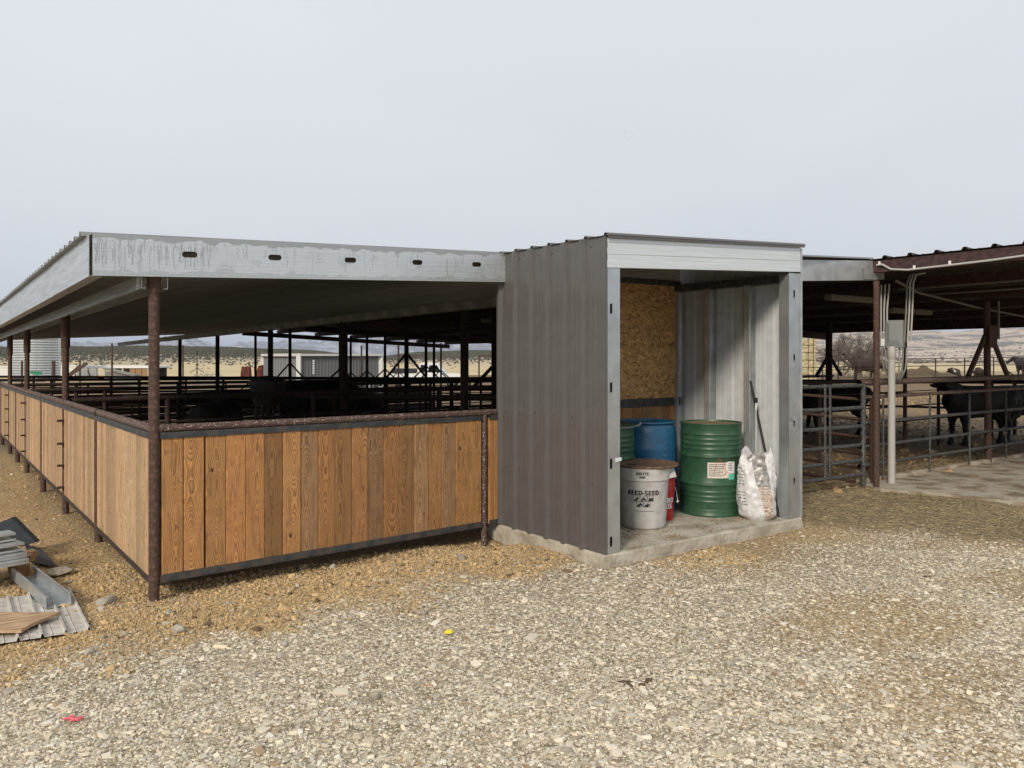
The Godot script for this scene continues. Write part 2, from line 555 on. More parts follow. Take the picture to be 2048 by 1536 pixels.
	M.concrete_dirty = tmat(ntex(0.008, 92, [[0.2, lin(0.2, 0.15, 0.095)], [0.4, lin(0.3, 0.245, 0.175)], [0.55, lin(0.39, 0.34, 0.265)], [0.85, lin(0.45, 0.405, 0.33)]], 512, 6), 0.5, 0.95, 0.0, nbump(0.04, 93, 512, 6.0), 0.5)
	M.conduit = mat(lin(0.42, 0.41, 0.38), 0.5)
	M.conduit_dull = mat(lin(0.2, 0.19, 0.165), 0.6)
	M.boxgrey = mat(lin(0.24, 0.255, 0.25), 0.5)
	M.tube_light = mat(lin(0.22, 0.2, 0.16), 0.6)
	M.black = mat(lin(0.012, 0.012, 0.013), 0.6)
	M.hole = mat(lin(0.01, 0.01, 0.01), 0.9)
	M.hide = tmat(ngrey(0.02, 101, 0.55, 1.0), 1.5, 0.75, 0.0, nbump(0.05, 102, 256, 3.0), 0.4, lin(0.022, 0.02, 0.02), false)
	M.hide.rim_enabled = true
	M.hide.rim = 0.2
	M.hide_brown = tmat(ngrey(0.02, 103, 0.55, 1.0), 1.5, 0.8, 0.0, null, 1.0, lin(0.05, 0.026, 0.017), false)
	M.hide_white = mat(lin(0.5, 0.47, 0.43), 0.8)
	M.hide_grey = mat(lin(0.075, 0.072, 0.068), 0.8)
	M.vc = mat(Color.WHITE, 0.92)
	M.vc.vertex_color_use_as_albedo = true
	M.drumgreen = tmat(ntex(0.01, 110, [[0.2, lin(0.024, 0.07, 0.036)], [0.7, lin(0.032, 0.095, 0.05)], [0.9, lin(0.05, 0.11, 0.06)]]), 1.6, 0.42, 0.0, null, 1.0, Color.WHITE, false)
	M.drumblue = tmat(ntex(0.012, 111, [[0.25, lin(0.014, 0.08, 0.17)], [0.75, lin(0.02, 0.115, 0.23)]]), 1.6, 0.42, 0.0, null, 1.0, Color.WHITE, false)
	M.bingrey = tmat(ntex(0.01, 112, [[0.18, lin(0.42, 0.4, 0.37)], [0.4, lin(0.52, 0.515, 0.505)], [0.8, lin(0.57, 0.57, 0.56)]]), 1.6, 0.55, 0.0, null, 1.0, Color.WHITE, false)
	M.lidrust = tmat(ntex(0.02, 113, [[0.25, lin(0.075, 0.042, 0.026)], [0.55, lin(0.155, 0.09, 0.055)], [0.8, lin(0.23, 0.15, 0.10)]]), 2.5, 0.85, 0.0, null, 1.0, Color.WHITE, false)
	M.lidbrown = tmat(ntex(0.02, 114, [[0.25, lin(0.14, 0.1, 0.055)], [0.75, lin(0.25, 0.185, 0.105)]]), 2.5, 0.85, 0.0, null, 1.0, Color.WHITE, false)
	M.red = mat(lin(0.42, 0.012, 0.016), 0.4)
	M.sack = tmat(ngrey(0.02, 115, 0.85, 1.0), 2.0, 0.4, 0.0, nbump(0.018, 116, 512, 9.0), 0.5, lin(0.72, 0.72, 0.73), false)
	M.sackwin = tmat(ntex(0.03, 117, [[0.3, lin(0.26, 0.18, 0.13)], [0.5, lin(0.45, 0.36, 0.29)], [0.7, lin(0.66, 0.62, 0.57)]]), 3.0, 0.25, 0.0, nbump(0.03, 118, 256, 7.0), 0.5, Color.WHITE, false)
	M.sackclear = tmat(ngrey(0.02, 119, 0.6, 1.0), 2.0, 0.3, 0.0, null, 1.0, lin(0.45, 0.44, 0.42), false)
	M.ink = mat(lin(0.02, 0.02, 0.025), 0.7)
	M.paper = mat(lin(0.66, 0.62, 0.54), 0.8)
	M.white = mat(lin(0.72, 0.73, 0.73), 0.6)
	M.teal = mat(lin(0.12, 0.52, 0.4), 0.7)
	M.marker = mat(lin(0.55, 0.06, 0.05), 0.7)
	M.timber = tmat(ntex(0.01, 120, [[0.3, lin(0.2, 0.115, 0.055)], [0.7, lin(0.38, 0.245, 0.125)]]), 2.0, 0.85)
	M.ply = tmat(ntex(0.012, 121, [[0.3, lin(0.3, 0.185, 0.105)], [0.7, lin(0.52, 0.36, 0.225)]]), 1.5, 0.9)
	M.ply.uv1_scale = Vector3(0.8, 1.5, 5.0)
	M.blacksheet = tmat(ngrey(0.02, 122, 0.6, 1.0), 2.0, 0.45, 0.2, null, 1.0, lin(0.02, 0.021, 0.023))
	M.palesheet = tmat(ntex(0.01, 123, [[0.25, lin(0.48, 0.44, 0.39)], [0.7, lin(0.64, 0.615, 0.57)]]), 2.0, 0.55, 0.2)
	M.stone = tmat(ntex(0.02, 124, [[0.25, lin(0.26, 0.225, 0.175)], [0.75, lin(0.44, 0.405, 0.34)]]), 3.0, 0.95, 0.0, nbump(0.03, 125, 256, 6.0), 0.6)
	M.dung = mat(lin(0.1, 0.062, 0.034), 0.95)
	M.yellow = mat(lin(0.75, 0.6, 0.02), 0.5)
	M.pink = mat(lin(0.7, 0.13, 0.16), 0.6)
	M.redrust = tmat(ngrey(0.02, 126, 0.5, 1.0), 0.6, 0.85, 0.0, null, 1.0, lin(0.2, 0.045, 0.028))
	M.bldgrey = mat(lin(0.16, 0.165, 0.165), 0.6)
	M.bldlight = mat(lin(0.27, 0.28, 0.28), 0.6)
	M.offwhite = mat(lin(0.6, 0.6, 0.58), 0.7)
	M.strawyellow = tmat(ngrey(0.02, 127, 0.7, 1.0), 0.5, 0.95, 0.0, null, 1.0, lin(0.6, 0.51, 0.31))
	M.signgreen = mat(lin(0.01, 0.2, 0.1), 0.5)
	M.glass = mat(lin(0.02, 0.025, 0.03), 0.1)
	M.bark = tmat(ngrey(0.03, 128, 0.6, 1.0), 2.0, 0.95, 0.0, null, 1.0, lin(0.3, 0.25, 0.21))
	M.tubdark = tmat(ngrey(0.02, 129, 0.7, 1.0), 1.0, 0.6, 0.0, null, 1.0, lin(0.05, 0.05, 0.052))


func set_camera_and_light() -> void:
	var cam := Camera3D.new()
	add_child(cam)
	cam.position = CAM
	cam.look_at_from_position(CAM, CAM + FWD, Vector3.UP)
	cam.near = 0.1
	cam.far = 40000.0
	cam.projection = Camera3D.PROJECTION_FRUSTUM
	cam.size = 2.0 * 0.1 * 768.0 / FPX
	cam.frustum_offset = Vector2(0, -0.1 * (768.0 - HOR) / FPX)
	cam.current = true

	var sky := ProceduralSkyMaterial.new()
	sky.sky_top_color = lin(0.79, 0.84, 0.88)
	sky.sky_horizon_color = lin(0.625, 0.655, 0.7)
	sky.sky_curve = 0.25
	sky.ground_bottom_color = lin(0.3, 0.27, 0.22)
	sky.ground_horizon_color = lin(0.625, 0.655, 0.7)
	sky.sun_angle_max = 0.0
	var cov := ntex(0.004, 501, [[0.3, Color(0.0, 0.0, 0.0, 0.0)], [0.62, lin(0.025, 0.025, 0.024)], [0.9, lin(0.05, 0.048, 0.045)]], 1024, 4)
	sky.sky_cover = cov
	var s := Sky.new()
	s.sky_material = sky
	var env := Environment.new()
	env.background_mode = Environment.BG_SKY
	env.sky = s
	env.tonemap_mode = Environment.TONE_MAPPER_LINEAR
	env.tonemap_exposure = 1.0
	env.sdfgi_enabled = true
	env.ssao_enabled = true
	env.ssil_enabled = true
	env.fog_enabled = true
	env.fog_density = 0.00006
	env.fog_light_color = Color(0.80, 0.85, 0.95)
	var we := WorldEnvironment.new()
	we.environment = env
	add_child(we)

	# hazy sun, high on the left behind the viewer: its line of shade on the shed's inner wall falls about one down for one in
	var sun := DirectionalLight3D.new()
	add_child(sun)
	sun.look_at_from_position(Vector3.ZERO, Vector3(1.5, -1.02, -1.0), Vector3.UP)
	sun.light_energy = 0.9
	sun.light_color = Color(1.0, 0.95, 0.88)
	sun.light_angular_distance = 11.0
	sun.shadow_enabled = true


# ---------- lie of the land ----------
var n_big: FastNoiseLite
var n_mid: FastNoiseLite
var n_small: FastNoiseLite

func bump2(x: float, z: float, cx: float, cz: float, rx: float, rz: float) -> float:
	var a := (x - cx) / rx
	var b := (z - cz) / rz
	return exp(-(a * a + b * b))
func lie(x: float, z: float) -> float:
	var h := 0.0
	# soil banked along the fence; the yard falls slowly behind
	h += 0.05 * bump2(x, z, 2.2, 0.5, 1.0, 0.4) - 0.07 * bump2(x, z, 2.75, -0.22, 0.4, 0.26) - 0.02 * bump2(x, z, 1.3, -0.1, 1.4, 0.2) + 0.03 * bump2(x, z, 0.6, 0.35, 1.2, 0.5)
	h += 0.03 * bump2(x, z, -0.25, -1.9, 0.5, 0.6)
	if z < -1.0 and x < 9.0: h -= 0.11 * smoothstep(-1.0, -6.0, z)
	if z < -5.0: h -= 0.025 * minf(-z - 5.0, 19.0) * smoothstep(0.5, 3.5, x)
	var r := sqrt(x * x + z * z)
	if r > 20.0:
		var q := z + 0.45 * x
		h -= 0.5 * smoothstep(-10.0, -30.0, q)
		h += 0.32 * smoothstep(18.0, 45.0, x) * smoothstep(-25.0, 0.0, q)
	if r > 110.0: h -= 0.02 * (r - 110.0)
	return h
func rough(x: float, z: float) -> float:
	return n_mid.get_noise_2d(x, z) * 0.018 + n_small.get_noise_2d(x, z) * 0.007
# share of bare soil, and of straw litter, on the ground in front
func soil(x: float, z: float) -> float:
	var w := n_mid.get_noise_2d(x * 0.8 + 40.0, z * 0.8) * 0.42 + n_small.get_noise_2d(x, z + 9.0) * 0.12
	var s := 0.0
	if x > -1.6 and x < 3.4 and z > -0.6: s = maxf(s, smoothstep(1.12, 0.68, z + w + 0.16 * maxf(x - 1.6, 0.0)))
	if z < 0.9: s = maxf(s, smoothstep(-1.75 + 0.5 * smoothstep(-0.6, -1.6, z), -1.05 + 0.4 * smoothstep(-0.6, -1.6, z), x + w * 1.4) * smoothstep(1.3, 0.5, z + w) * smoothstep(3.2, 2.6, x))
	if z < -3.0 and x < 0.1: s = smoothstep(-0.95, -0.35, x + w * 1.2)
	# worn brown patches in the yard gravel
	s = maxf(s, 0.62 * smoothstep(-0.02, 0.36, n_big.get_noise_2d(x * 0.9, z * 1.4) + w * 0.4) * smoothstep(2.2, 4.2, x + 0.3 * z))
	s = maxf(s, 0.8 * smoothstep(2.1, 1.3, z + w * 0.7) * smoothstep(3.0, 3.9, x))
	return clampf(s, 0.0, 1.0)
func litter(x: float, z: float) -> float:
	var w := n_mid.get_noise_2d(x + 70.0, z) * 0.35
	return clampf(smoothstep(5.35, 5.95, x - 0.46 * (z - 1.0) + w), 0.0, 1.0)

func ground_color(x: float, z: float) -> Color:
	var s := soil(x, z)
	var a := Color(0.45, 0.375, 0.265)
	var b := Color(0.5, 0.355, 0.178)
	var c := a.lerp(b, s)
	var t := litter(x, z)
	c = c.lerp(Color(0.31, 0.245, 0.145), t)
	# inside the pens: trodden manure
	var pen := smoothstep(-0.1, 0.5, x) * smoothstep(0.2, -0.5, z)
	# manure and soil are one colour through the pens and the corral
	if z < -0.3 or x < 3.0 or x > 5.4: c = c.lerp(Color(0.27, 0.187, 0.102), pen)
	# dry grass field past the yards
	if absf(x) > 80.0 or z < -80.0: c = Color(0.5, 0.4, 0.235)
	return c

func spread(from: float, to: float, step: float, far: float) -> PackedFloat32Array:
	var low := PackedFloat32Array()
	var s := step
	var p := from
	while p > -far:
		s *= 1.22
		p -= s
		low.append(p)
	low.reverse()
	var q := from
	while q < to:
		low.append(q)
		q += step
	s = step
	while q < far:
		low.append(q)
		s *= 1.22
		q += s
	return low

func build_ground() -> void:
	n_big = noise(0.35, 201, 3)
	n_mid = noise(0.9, 202, 3)
	n_small = noise(5.0, 203, 3)
	var xs := spread(-5.5, 9.5, 0.05, 24000.0)
	var zs := spread(-2.5, 5.2, 0.05, 24000.0)
	var W := xs.size()
	var H := zs.size()
	var v := PackedVector3Array()
	var cl := PackedColorArray()
	v.resize(W * H); cl.resize(W * H)
	for j in H:
		for i in W:
			var x := xs[i]
			var z := zs[j]
			var y := lie(x, z)
			var near := absf(x) < 30.0 and absf(z) < 30.0
			if near:
				y += rough(x, z)
				# under the slab the soil is cut away
				if x > 2.95 and x < 5.4 and z > -0.4 and z < 1.1: y = -0.02
			v[j * W + i] = Vector3(x, y, z)
			var c := ground_color(x, z)
			if near: c *= 1.0 + 0.22 * n_small.get_noise_2d(x * 1.7, z * 1.7 + 30.0) + 0.15 * n_mid.get_noise_2d(x, z + 50.0)
			cl[j * W + i] = c
	var ix := PackedInt32Array()
	ix.resize((W - 1) * (H - 1) * 6)
	var k := 0
	for j in H - 1:
		for i in W - 1:
			var a := j * W + i
			ix[k] = a; ix[k + 1] = a + 1; ix[k + 2] = a + W
			ix[k + 3] = a + 1; ix[k + 4] = a + W + 1; ix[k + 5] = a + W
			k += 6
	var arr := []
	arr.resize(Mesh.ARRAY_MAX)
	arr[Mesh.ARRAY_VERTEX] = v
	arr[Mesh.ARRAY_COLOR] = cl
	arr[Mesh.ARRAY_INDEX] = ix
	var st := SurfaceTool.new()
	st.create_from_arrays(arr)
	st.generate_normals()
	var gm := tmat(ntex(0.02, 210, [[0.2, Color(0.62, 0.6, 0.58)], [0.5, Color(0.9, 0.89, 0.88)], [0.8, Color(1, 1, 1)]], 1024, 6), 1.1, 0.97, 0.0, nbump(0.06, 211, 1024, 8.0), 0.8)
	gm.vertex_color_use_as_albedo = true
	structure("ground", st.commit(), gm)


# ---------- loose stuff on the ground ----------
func stone_mesh(seed_: int, flat: float) -> ArrayMesh:
	var r := RandomNumberGenerator.new()
	r.seed = seed_
	var m := MB.new()
	# a broken chip: eight jittered corners and six pushed-out faces
	var p: Array = []
	for k in 8:
		p.append(Vector3((1.0 if k & 1 else -1.0) * r.randf_range(0.25, 0.5), (1.0 if k & 2 else -1.0) * r.randf_range(0.2, 0.42) * flat, (1.0 if k & 4 else -1.0) * r.randf_range(0.2, 0.42)))
	var faces := [[1, 3, 7, 5], [0, 4, 6, 2], [2, 6, 7, 3], [0, 1, 5, 4], [4, 5, 7, 6], [0, 2, 3, 1]]
	for f in faces:
		var c: Vector3 = (p[f[0]] + p[f[1]] + p[f[2]] + p[f[3]]) * 0.25
		c *= r.randf_range(1.0, 1.35)
		for k in 4: m.tri(p[f[k]], p[f[(k + 1) % 4]], c)
	return m.mesh()

func scatter(called: String, label: String, meshes: Array, count: int, chooser: Callable, seed_: int) -> void:
	var r := RandomNumberGenerator.new()
	r.seed = seed_
	var bufs: Array = []
	for k in meshes.size(): bufs.append(PackedFloat32Array())
	for k in count:
		var q: Array = chooser.call(r)
		if q.is_empty(): continue
		var b: PackedFloat32Array = bufs[k % meshes.size()]
		var t: Basis = q[0]
		var o: Vector3 = q[1]
		var c: Color = q[2]
		b.append_array([t.x.x, t.y.x, t.z.x, o.x, t.x.y, t.y.y, t.z.y, o.y, t.x.z, t.y.z, t.z.z, o.z, c.r, c.g, c.b, 1.0])
		bufs[k % meshes.size()] = b
	var root: Node3D = null
	if meshes.size() > 1:
		root = Node3D.new()
		root.name = numbered(called)
		add_child(root)
		tag(root, label, called, "", "stuff")
	for k in meshes.size():
		var mm := MultiMesh.new()
		mm.transform_format = MultiMesh.TRANSFORM_3D
		mm.use_colors = true
		mm.mesh = meshes[k]
		mm.instance_count = bufs[k].size() / 16
		mm.buffer = bufs[k]
		var o := MultiMeshInstance3D.new()
		o.multimesh = mm
		o.material_override = M.vc
		if root:
			o.name = called
			o.set_meta("kind", "stuff")
			root.add_child(o, true)
		else:
			o.name = numbered(called)
			add_child(o)
			tag(o, label, called, "", "stuff")

func yard_spot(r: RandomNumberGenerator, near: float, far: float, pw: float) -> Vector3:
	var d := near + (far - near) * pow(r.randf(), pw)
	var p := CAM + FWD * d + RGT * (d * r.randf_range(-0.92, 0.95))
	return Vector3(p.x, 0, p.z)
func blocked(x: float, z: float) -> bool:
	return x > 2.9 and x < 5.45 and z > -0.45 and z < 1.15
func some_basis(r: RandomNumberGenerator, s: float, lean: float) -> Basis:
	var b := Basis(Vector3.UP, r.randf() * TAU) * Basis(Vector3.RIGHT, r.randfn(0, lean)) * Basis(Vector3.BACK, r.randfn(0, lean))
	return b.scaled_local(Vector3(s * r.randf_range(0.8, 1.4), s * r.randf_range(0.7, 1.2), s * r.randf_range(0.75, 1.1)))

func gravel_pick(r: RandomNumberGenerator) -> Array:
	var p := yard_spot(r, 2.2, 13.0, 1.32)
	if blocked(p.x, p.z) or (p.x > 0.1 and p.z < -0.1): return []
	var so := soil(p.x, p.z)
	var li := litter(p.x, p.z)
	if r.randf() < so * 0.985 or r.randf() < li * 0.93: return []
	var s := 0.0088 * exp(r.randfn(0, 0.5))
	if r.randf() < 0.008: s *= 2.3
	if p.x < -1.0 and p.z > 0.2: s *= 1.1
	var t := r.randf_range(0.68, 1.22)
	var c := Color(0.62, 0.55, 0.435)
	var k := r.randf()
	if k < 0.2: c = Color(0.48, 0.435, 0.355)
	elif k < 0.4: c = Color(0.66, 0.57, 0.41)
	elif k < 0.48: c = Color(0.68, 0.64, 0.55)
	elif k < 0.52: c = Color(0.34, 0.24, 0.14)
	c *= t
	return [some_basis(r, s, 0.22), Vector3(p.x, lie(p.x, p.z) + rough(p.x, p.z) - s * 0.02, p.z), c]
func clod_pick(r: RandomNumberGenerator) -> Array:
	var p := Vector3(r.randf_range(-1.9, 4.2), 0, r.randf_range(-9.0, 1.9) if r.randf() < 0.35 else r.randf_range(-1.2, 1.6))
	if blocked(p.x, p.z) or (p.x > 0.12 and p.z < -0.35): return []
	var so := soil(p.x, p.z)
	if r.randf() > so: return []
	var s := 0.0075 * exp(r.randfn(0, 0.5))
	if r.randf() < 0.015: s *= 2.6
	var t := r.randf_range(0.72, 1.2)
	var c := Color(0.51, 0.36, 0.182) * t
	var k := r.randf()
	if k < 0.12: c = Color(0.42, 0.37, 0.29) * t
	elif k < 0.2: c = Color(0.15, 0.1, 0.055) * t
	return [some_basis(r, s, 0.5), Vector3(p.x, lie(p.x, p.z) + rough(p.x, p.z) + s * 0.1, p.z), c]
func straw_pick(r: RandomNumberGenerator) -> Array:
	var p := Vector3(r.randf_range(4.9, 13.0), 0, r.randf_range(-0.6, 3.8))
	if blocked(p.x, p.z): return []
	if p.x > 8.1 and p.z > -0.2 and r.randf() < 0.985: return []
	if r.randf() > litter(p.x, p.z): return []
	var L := r.randf_range(0.02, 0.09)
	var b := Basis(Vector3.UP, r.randf() * TAU) * Basis(Vector3.BACK, r.randfn(0, 0.15))
	b = b.scaled_local(Vector3(L, 0.004, 0.004))
	var t := r.randf_range(0.55, 1.25)
	var y := lie(p.x, p.z) + rough(p.x, p.z) + 0.006
	if p.x > 8.3 and p.z > 0.1: y = 0.045
	return [b, Vector3(p.x, y, p.z), Color(0.33, 0.265, 0.15) * t]
func feed_pick(r: RandomNumberGenerator) -> Array:
	var p := Vector3(r.randf_range(3.2, 5.2), 0, r.randf_range(-0.2, 1.08))
	var w := n_mid.get_noise_2d(p.x * 2.5, p.z * 2.5) + 0.25 * (1.0 - absf(p.z - 0.45))
	if r.randf() > smoothstep(-0.05, 0.45, w): return []
	var s := r.randf_range(0.003, 0.009)
	if r.randf() < 0.03: s *= 2.0
	var t := r.randf_range(0.6, 1.3)
	return [some_basis(r, s, 0.4), Vector3(p.x, 0.1 + s * 0.15, p.z), (Color(0.3, 0.2, 0.105) if r.randf() < 0.7 else Color(0.12, 0.06, 0.03)) * t]
func pen_pick(r: RandomNumberGenerator) -> Array:
	var p := Vector3(r.randf_range(5.6, 34.0), 0, r.randf_range(-22.0, 0.2))
	if p.x < 8.0 and r.randf() < 0.6: return []
	var s := 0.035 * exp(r.randfn(0, 0.5))
	var t := r.randf_range(0.5, 1.4)
	var c := Color(0.28, 0.195, 0.105) * t
	if r.randf() < 0.1: c = Color(0.42, 0.36, 0.27)
	return [some_basis(r, s, 0.4), Vector3(p.x, lie(p.x, p.z) + s * 0.08, p.z), c]

func build_loose() -> void:
	var chips: Array = []
	for k in 5: chips.append(stone_mesh(300 + k, 0.52))
	scatter("gravel", "crushed pale limestone gravel spread over the yard", chips, 520000, gravel_pick, 11)
	var lumps: Array = []
	for k in 3: lumps.append(stone_mesh(320 + k, 0.9))
	scatter("soil_clods", "loose brown soil crumbs banked along the board fence", lumps, 150000, clod_pick, 12)
	var blade := MB.new()
	blade.box(Transform3D(), Vector3.ONE)
	scatter("straw", "trampled straw and hay litter beside the pipe gate", [blade.mesh()], 26000, straw_pick, 13)
	scatter("spilled_feed", "brown feed crumbs spilled over the shed slab", [stone_mesh(330, 0.8)], 9000, feed_pick, 14)
	scatter("manure_clods", "trodden manure and soil lumps in the cattle pens", [stone_mesh(331, 0.8)], 26000, pen_pick, 15)


# ---------- far country ----------
func curve_at(pts: Array, t: float) -> float:
	for i in pts.size() - 1:
		if t <= pts[i + 1][0]:
			var f: float = clampf((t - pts[i][0]) / (pts[i + 1][0] - pts[i][0]), 0.0, 1.0)
			return lerpf(pts[i][1], pts[i + 1][1], f * f * (3.0 - 2.0 * f))
	return pts[-1][1]

func land(called: String, rings: PackedFloat32Array, steps: int, t0: float, t1: float, height: Callable, color: Callable, m: Material) -> void:
	var v := PackedVector3Array()
	var cl := PackedColorArray()
	for r in rings:
		for k in steps + 1:
			var t := lerpf(t0, t1, float(k) / steps)
			var d := (FWD + RGT * t).normalized()
			var p := Vector3(CAM.x, 0, CAM.z) + d * r
			p.y = height.call(r, t)
			v.append(p)
			cl.append(color.call(r, t, p))
	var ix := PackedInt32Array()
	for j in rings.size() - 1:
		for i in steps:
			var a := j * (steps + 1) + i
			var b := a + steps + 1
			ix.append_array([a, b, a + 1, a + 1, b, b + 1])
	var arr := []
	arr.resize(Mesh.ARRAY_MAX)
	arr[Mesh.ARRAY_VERTEX] = v
	arr[Mesh.ARRAY_COLOR] = cl
	arr[Mesh.ARRAY_INDEX] = ix
	var st := SurfaceTool.new()
	st.create_from_arrays(arr)
	st.generate_normals()
	structure(called, st.commit(), m)

var n_hill: FastNoiseLite
var n_ridge: FastNoiseLite
const HILL := [[-1.2, 10.0], [-0.63, 10.0], [-0.45, 11.0], [-0.35, 10.0], [-0.26, 8.0], [-0.175, 1.0], [-0.11, 6.0], [-0.04, 7.5], [0.05, 6.0], [0.3, 0.0], [1.2, 0.0]]
const RISE := [[-1.2, 0.0], [0.1, 0.0], [0.3, 62.0], [0.5, 66.0], [0.56, 62.0], [0.63, 72.0], [1.2, 80.0]]

func hill_y(r: float, t: float) -> float:
	var g := -0.9 + 0.6 * smoothstep(0.1, 0.4, t)
	var near: float = curve_at(HILL, t) * (1.0 + 0.12 * n_hill.get_noise_2d(t * 900.0, r * 0.4))
	g += near * smoothstep(120.0, 880.0, r) * smoothstep(2600.0, 1000.0, r)
	var far: float = curve_at(RISE, t)
	g += far * pow(smoothstep(200.0, 2600.0, r), 1.15) * (1.0 + 0.22 * n_hill.get_noise_2d(t * 1500.0 + 300.0, r * 0.35))
	return g
func hill_color(r: float, t: float, p: Vector3) -> Color:
	var field := Color(0.52, 0.41, 0.235) * (1.0 + 0.18 * n_hill.get_noise_2d(t * 60.0, r * 3.0))
	var scrub := Color(0.33, 0.265, 0.19)
	var c := field.lerp(scrub, smoothstep(170.0, 330.0, r + 60.0 * n_hill.get_noise_2d(t * 400.0, r)))
	if t > 0.15:
		var k := smoothstep(0.05, 0.3, n_hill.get_noise_2d(t * 420.0 + 90.0, r * 1.3) + 0.35 * n_hill.get_noise_2d(t * 2100.0, r * 4.0))
		c = c.lerp(Color(0.47, 0.385, 0.31).lerp(Color(0.16, 0.15, 0.15), k), smoothstep(0.15, 0.3, t) * smoothstep(160.0, 420.0, r))
	else:
		c = c.lerp(Color(0.15, 0.135, 0.11), smoothstep(420.0, 640.0, r + 120.0 * n_hill.get_noise_2d(t * 700.0 + 30.0, r * 2.0)))
	return c
const PEAK := [[-1.2, 200.0], [-0.63, 150.0], [-0.5, 190.0], [-0.41, 300.0], [-0.355, 160.0], [-0.325, 215.0], [-0.25, 240.0], [-0.15, 320.0], [-0.05, 330.0], [0.02, 300.0], [0.2, 200.0], [0.6, 150.0], [1.2, 150.0]]
func peak_y(r: float, t: float) -> float:
	var a: float = curve_at(PEAK, t)
	var e := smoothstep(6500.0, 12000.0, r) * smoothstep(17500.0, 12300.0, r)
	return -60.0 + (a + 60.0) * e * (0.8 + 0.42 * absf(n_ridge.get_noise_2d(t * 2600.0, r * 0.06)) + 0.1 * n_ridge.get_noise_2d(t * 9000.0, r * 0.2))
func peak_color(r: float, t: float, p: Vector3) -> Color:
	var k := n_ridge.get_noise_2d(t * 5200.0 + 50.0, r * 0.12 + p.y)
	return Color(0.17, 0.165, 0.17).lerp(Color(0.42, 0.42, 0.44), smoothstep(0.0, 0.4, k))

func build_far() -> void:
	n_hill = noise(0.01, 231, 4)
	n_ridge = noise(0.01, 232, 5)
	var rings := PackedFloat32Array()
	var r := 105.0
	while r < 3600.0:
		rings.append(r)
		r *= 1.055
	land("hills", rings, 520, -1.0, 1.0, hill_y, hill_color, M.vc)
	var rr := PackedFloat32Array()
	for k in 36: rr.append(6500.0 + k * 300.0)
	land("mountains", rr, 420, -1.0, 0.6, peak_y, peak_color, M.vc)
	# junipers dotting the low hills
	var bush := MB.new()
	bush.lathe(Transform3D(), [Vector2(0.42, 0.0), Vector2(0.5, 0.42), Vector2(0.0, 1.0)], 6, 0.2)
	var pick := func(q: RandomNumberGenerator) -> Array:
		var t := q.randf_range(-0.75, 0.12)
		var d := 150.0 + 820.0 * pow(q.randf(), 0.85)
		var keep := smoothstep(60.0, 480.0, d + 130.0 * n_hill.get_noise_2d(t * 700.0 + 30.0, d * 2.0))
		if q.randf() > keep * keep: return []
		var dir := (FWD + RGT * t).normalized()
		var p := Vector3(CAM.x, 0, CAM.z) + dir * d
		p.y = hill_y(d, t) - 0.1
		var s := q.randf_range(0.55, 1.35) * lerpf(0.45, 1.1, smoothstep(150.0, 600.0, d))
		return [Basis(Vector3.UP, q.randf() * TAU).scaled_local(Vector3(s * 1.25, s * 0.8, s * 1.25)), p, Color(0.062, 0.06, 0.042) * q.randf_range(0.7, 1.4)]
	scatter("junipers", "dark junipers dotted over the low tan hills", [bush.mesh()], 60000, pick, 16)
	# sage and brush on the rising ground to the right
	var sage := func(q: RandomNumberGenerator) -> Array:
		var t := q.randf_range(0.2, 0.8)
		var d := 220.0 + 1500.0 * pow(q.randf(), 0.8)
		if n_hill.get_noise_2d(t * 420.0 + 90.0, d * 1.3) < 0.0 and q.randf() < 0.85: return []
		var dir := (FWD + RGT * t).normalized()
		var p := Vector3(CAM.x, 0, CAM.z) + dir * d
		p.y = hill_y(d, t) - 0.1
		var s := q.randf_range(0.6, 1.5)
		return [Basis(Vector3.UP, q.randf() * TAU).scaled_local(Vector3(s * 1.4, s * 0.6, s * 1.4)), p, Color(0.16, 0.14, 0.12) * q.randf_range(0.7, 1.3)]
	scatter("sagebrush", "grey sagebrush dotted over the pale rising hillside", [bush.mesh()], 5000, sage, 17)


# ---------- board fence ----------
func onfence(u: float, off := 0.0) -> float:
	# distance along the front fence line where the ray through column u meets it
	var d := ray(u, HOR)
	var nn := Vector3(-FE.z, 0, FE.x)
	var t := (off - CAM.dot(nn)) / d.dot(nn)
	return (CAM + d * t).dot(FE)
func fp(s: float, y: float, off := 0.0) -> Vector3:
	return FE * s + Vector3(-FE.z, 0, FE.x) * off + Vector3(0, y, 0)

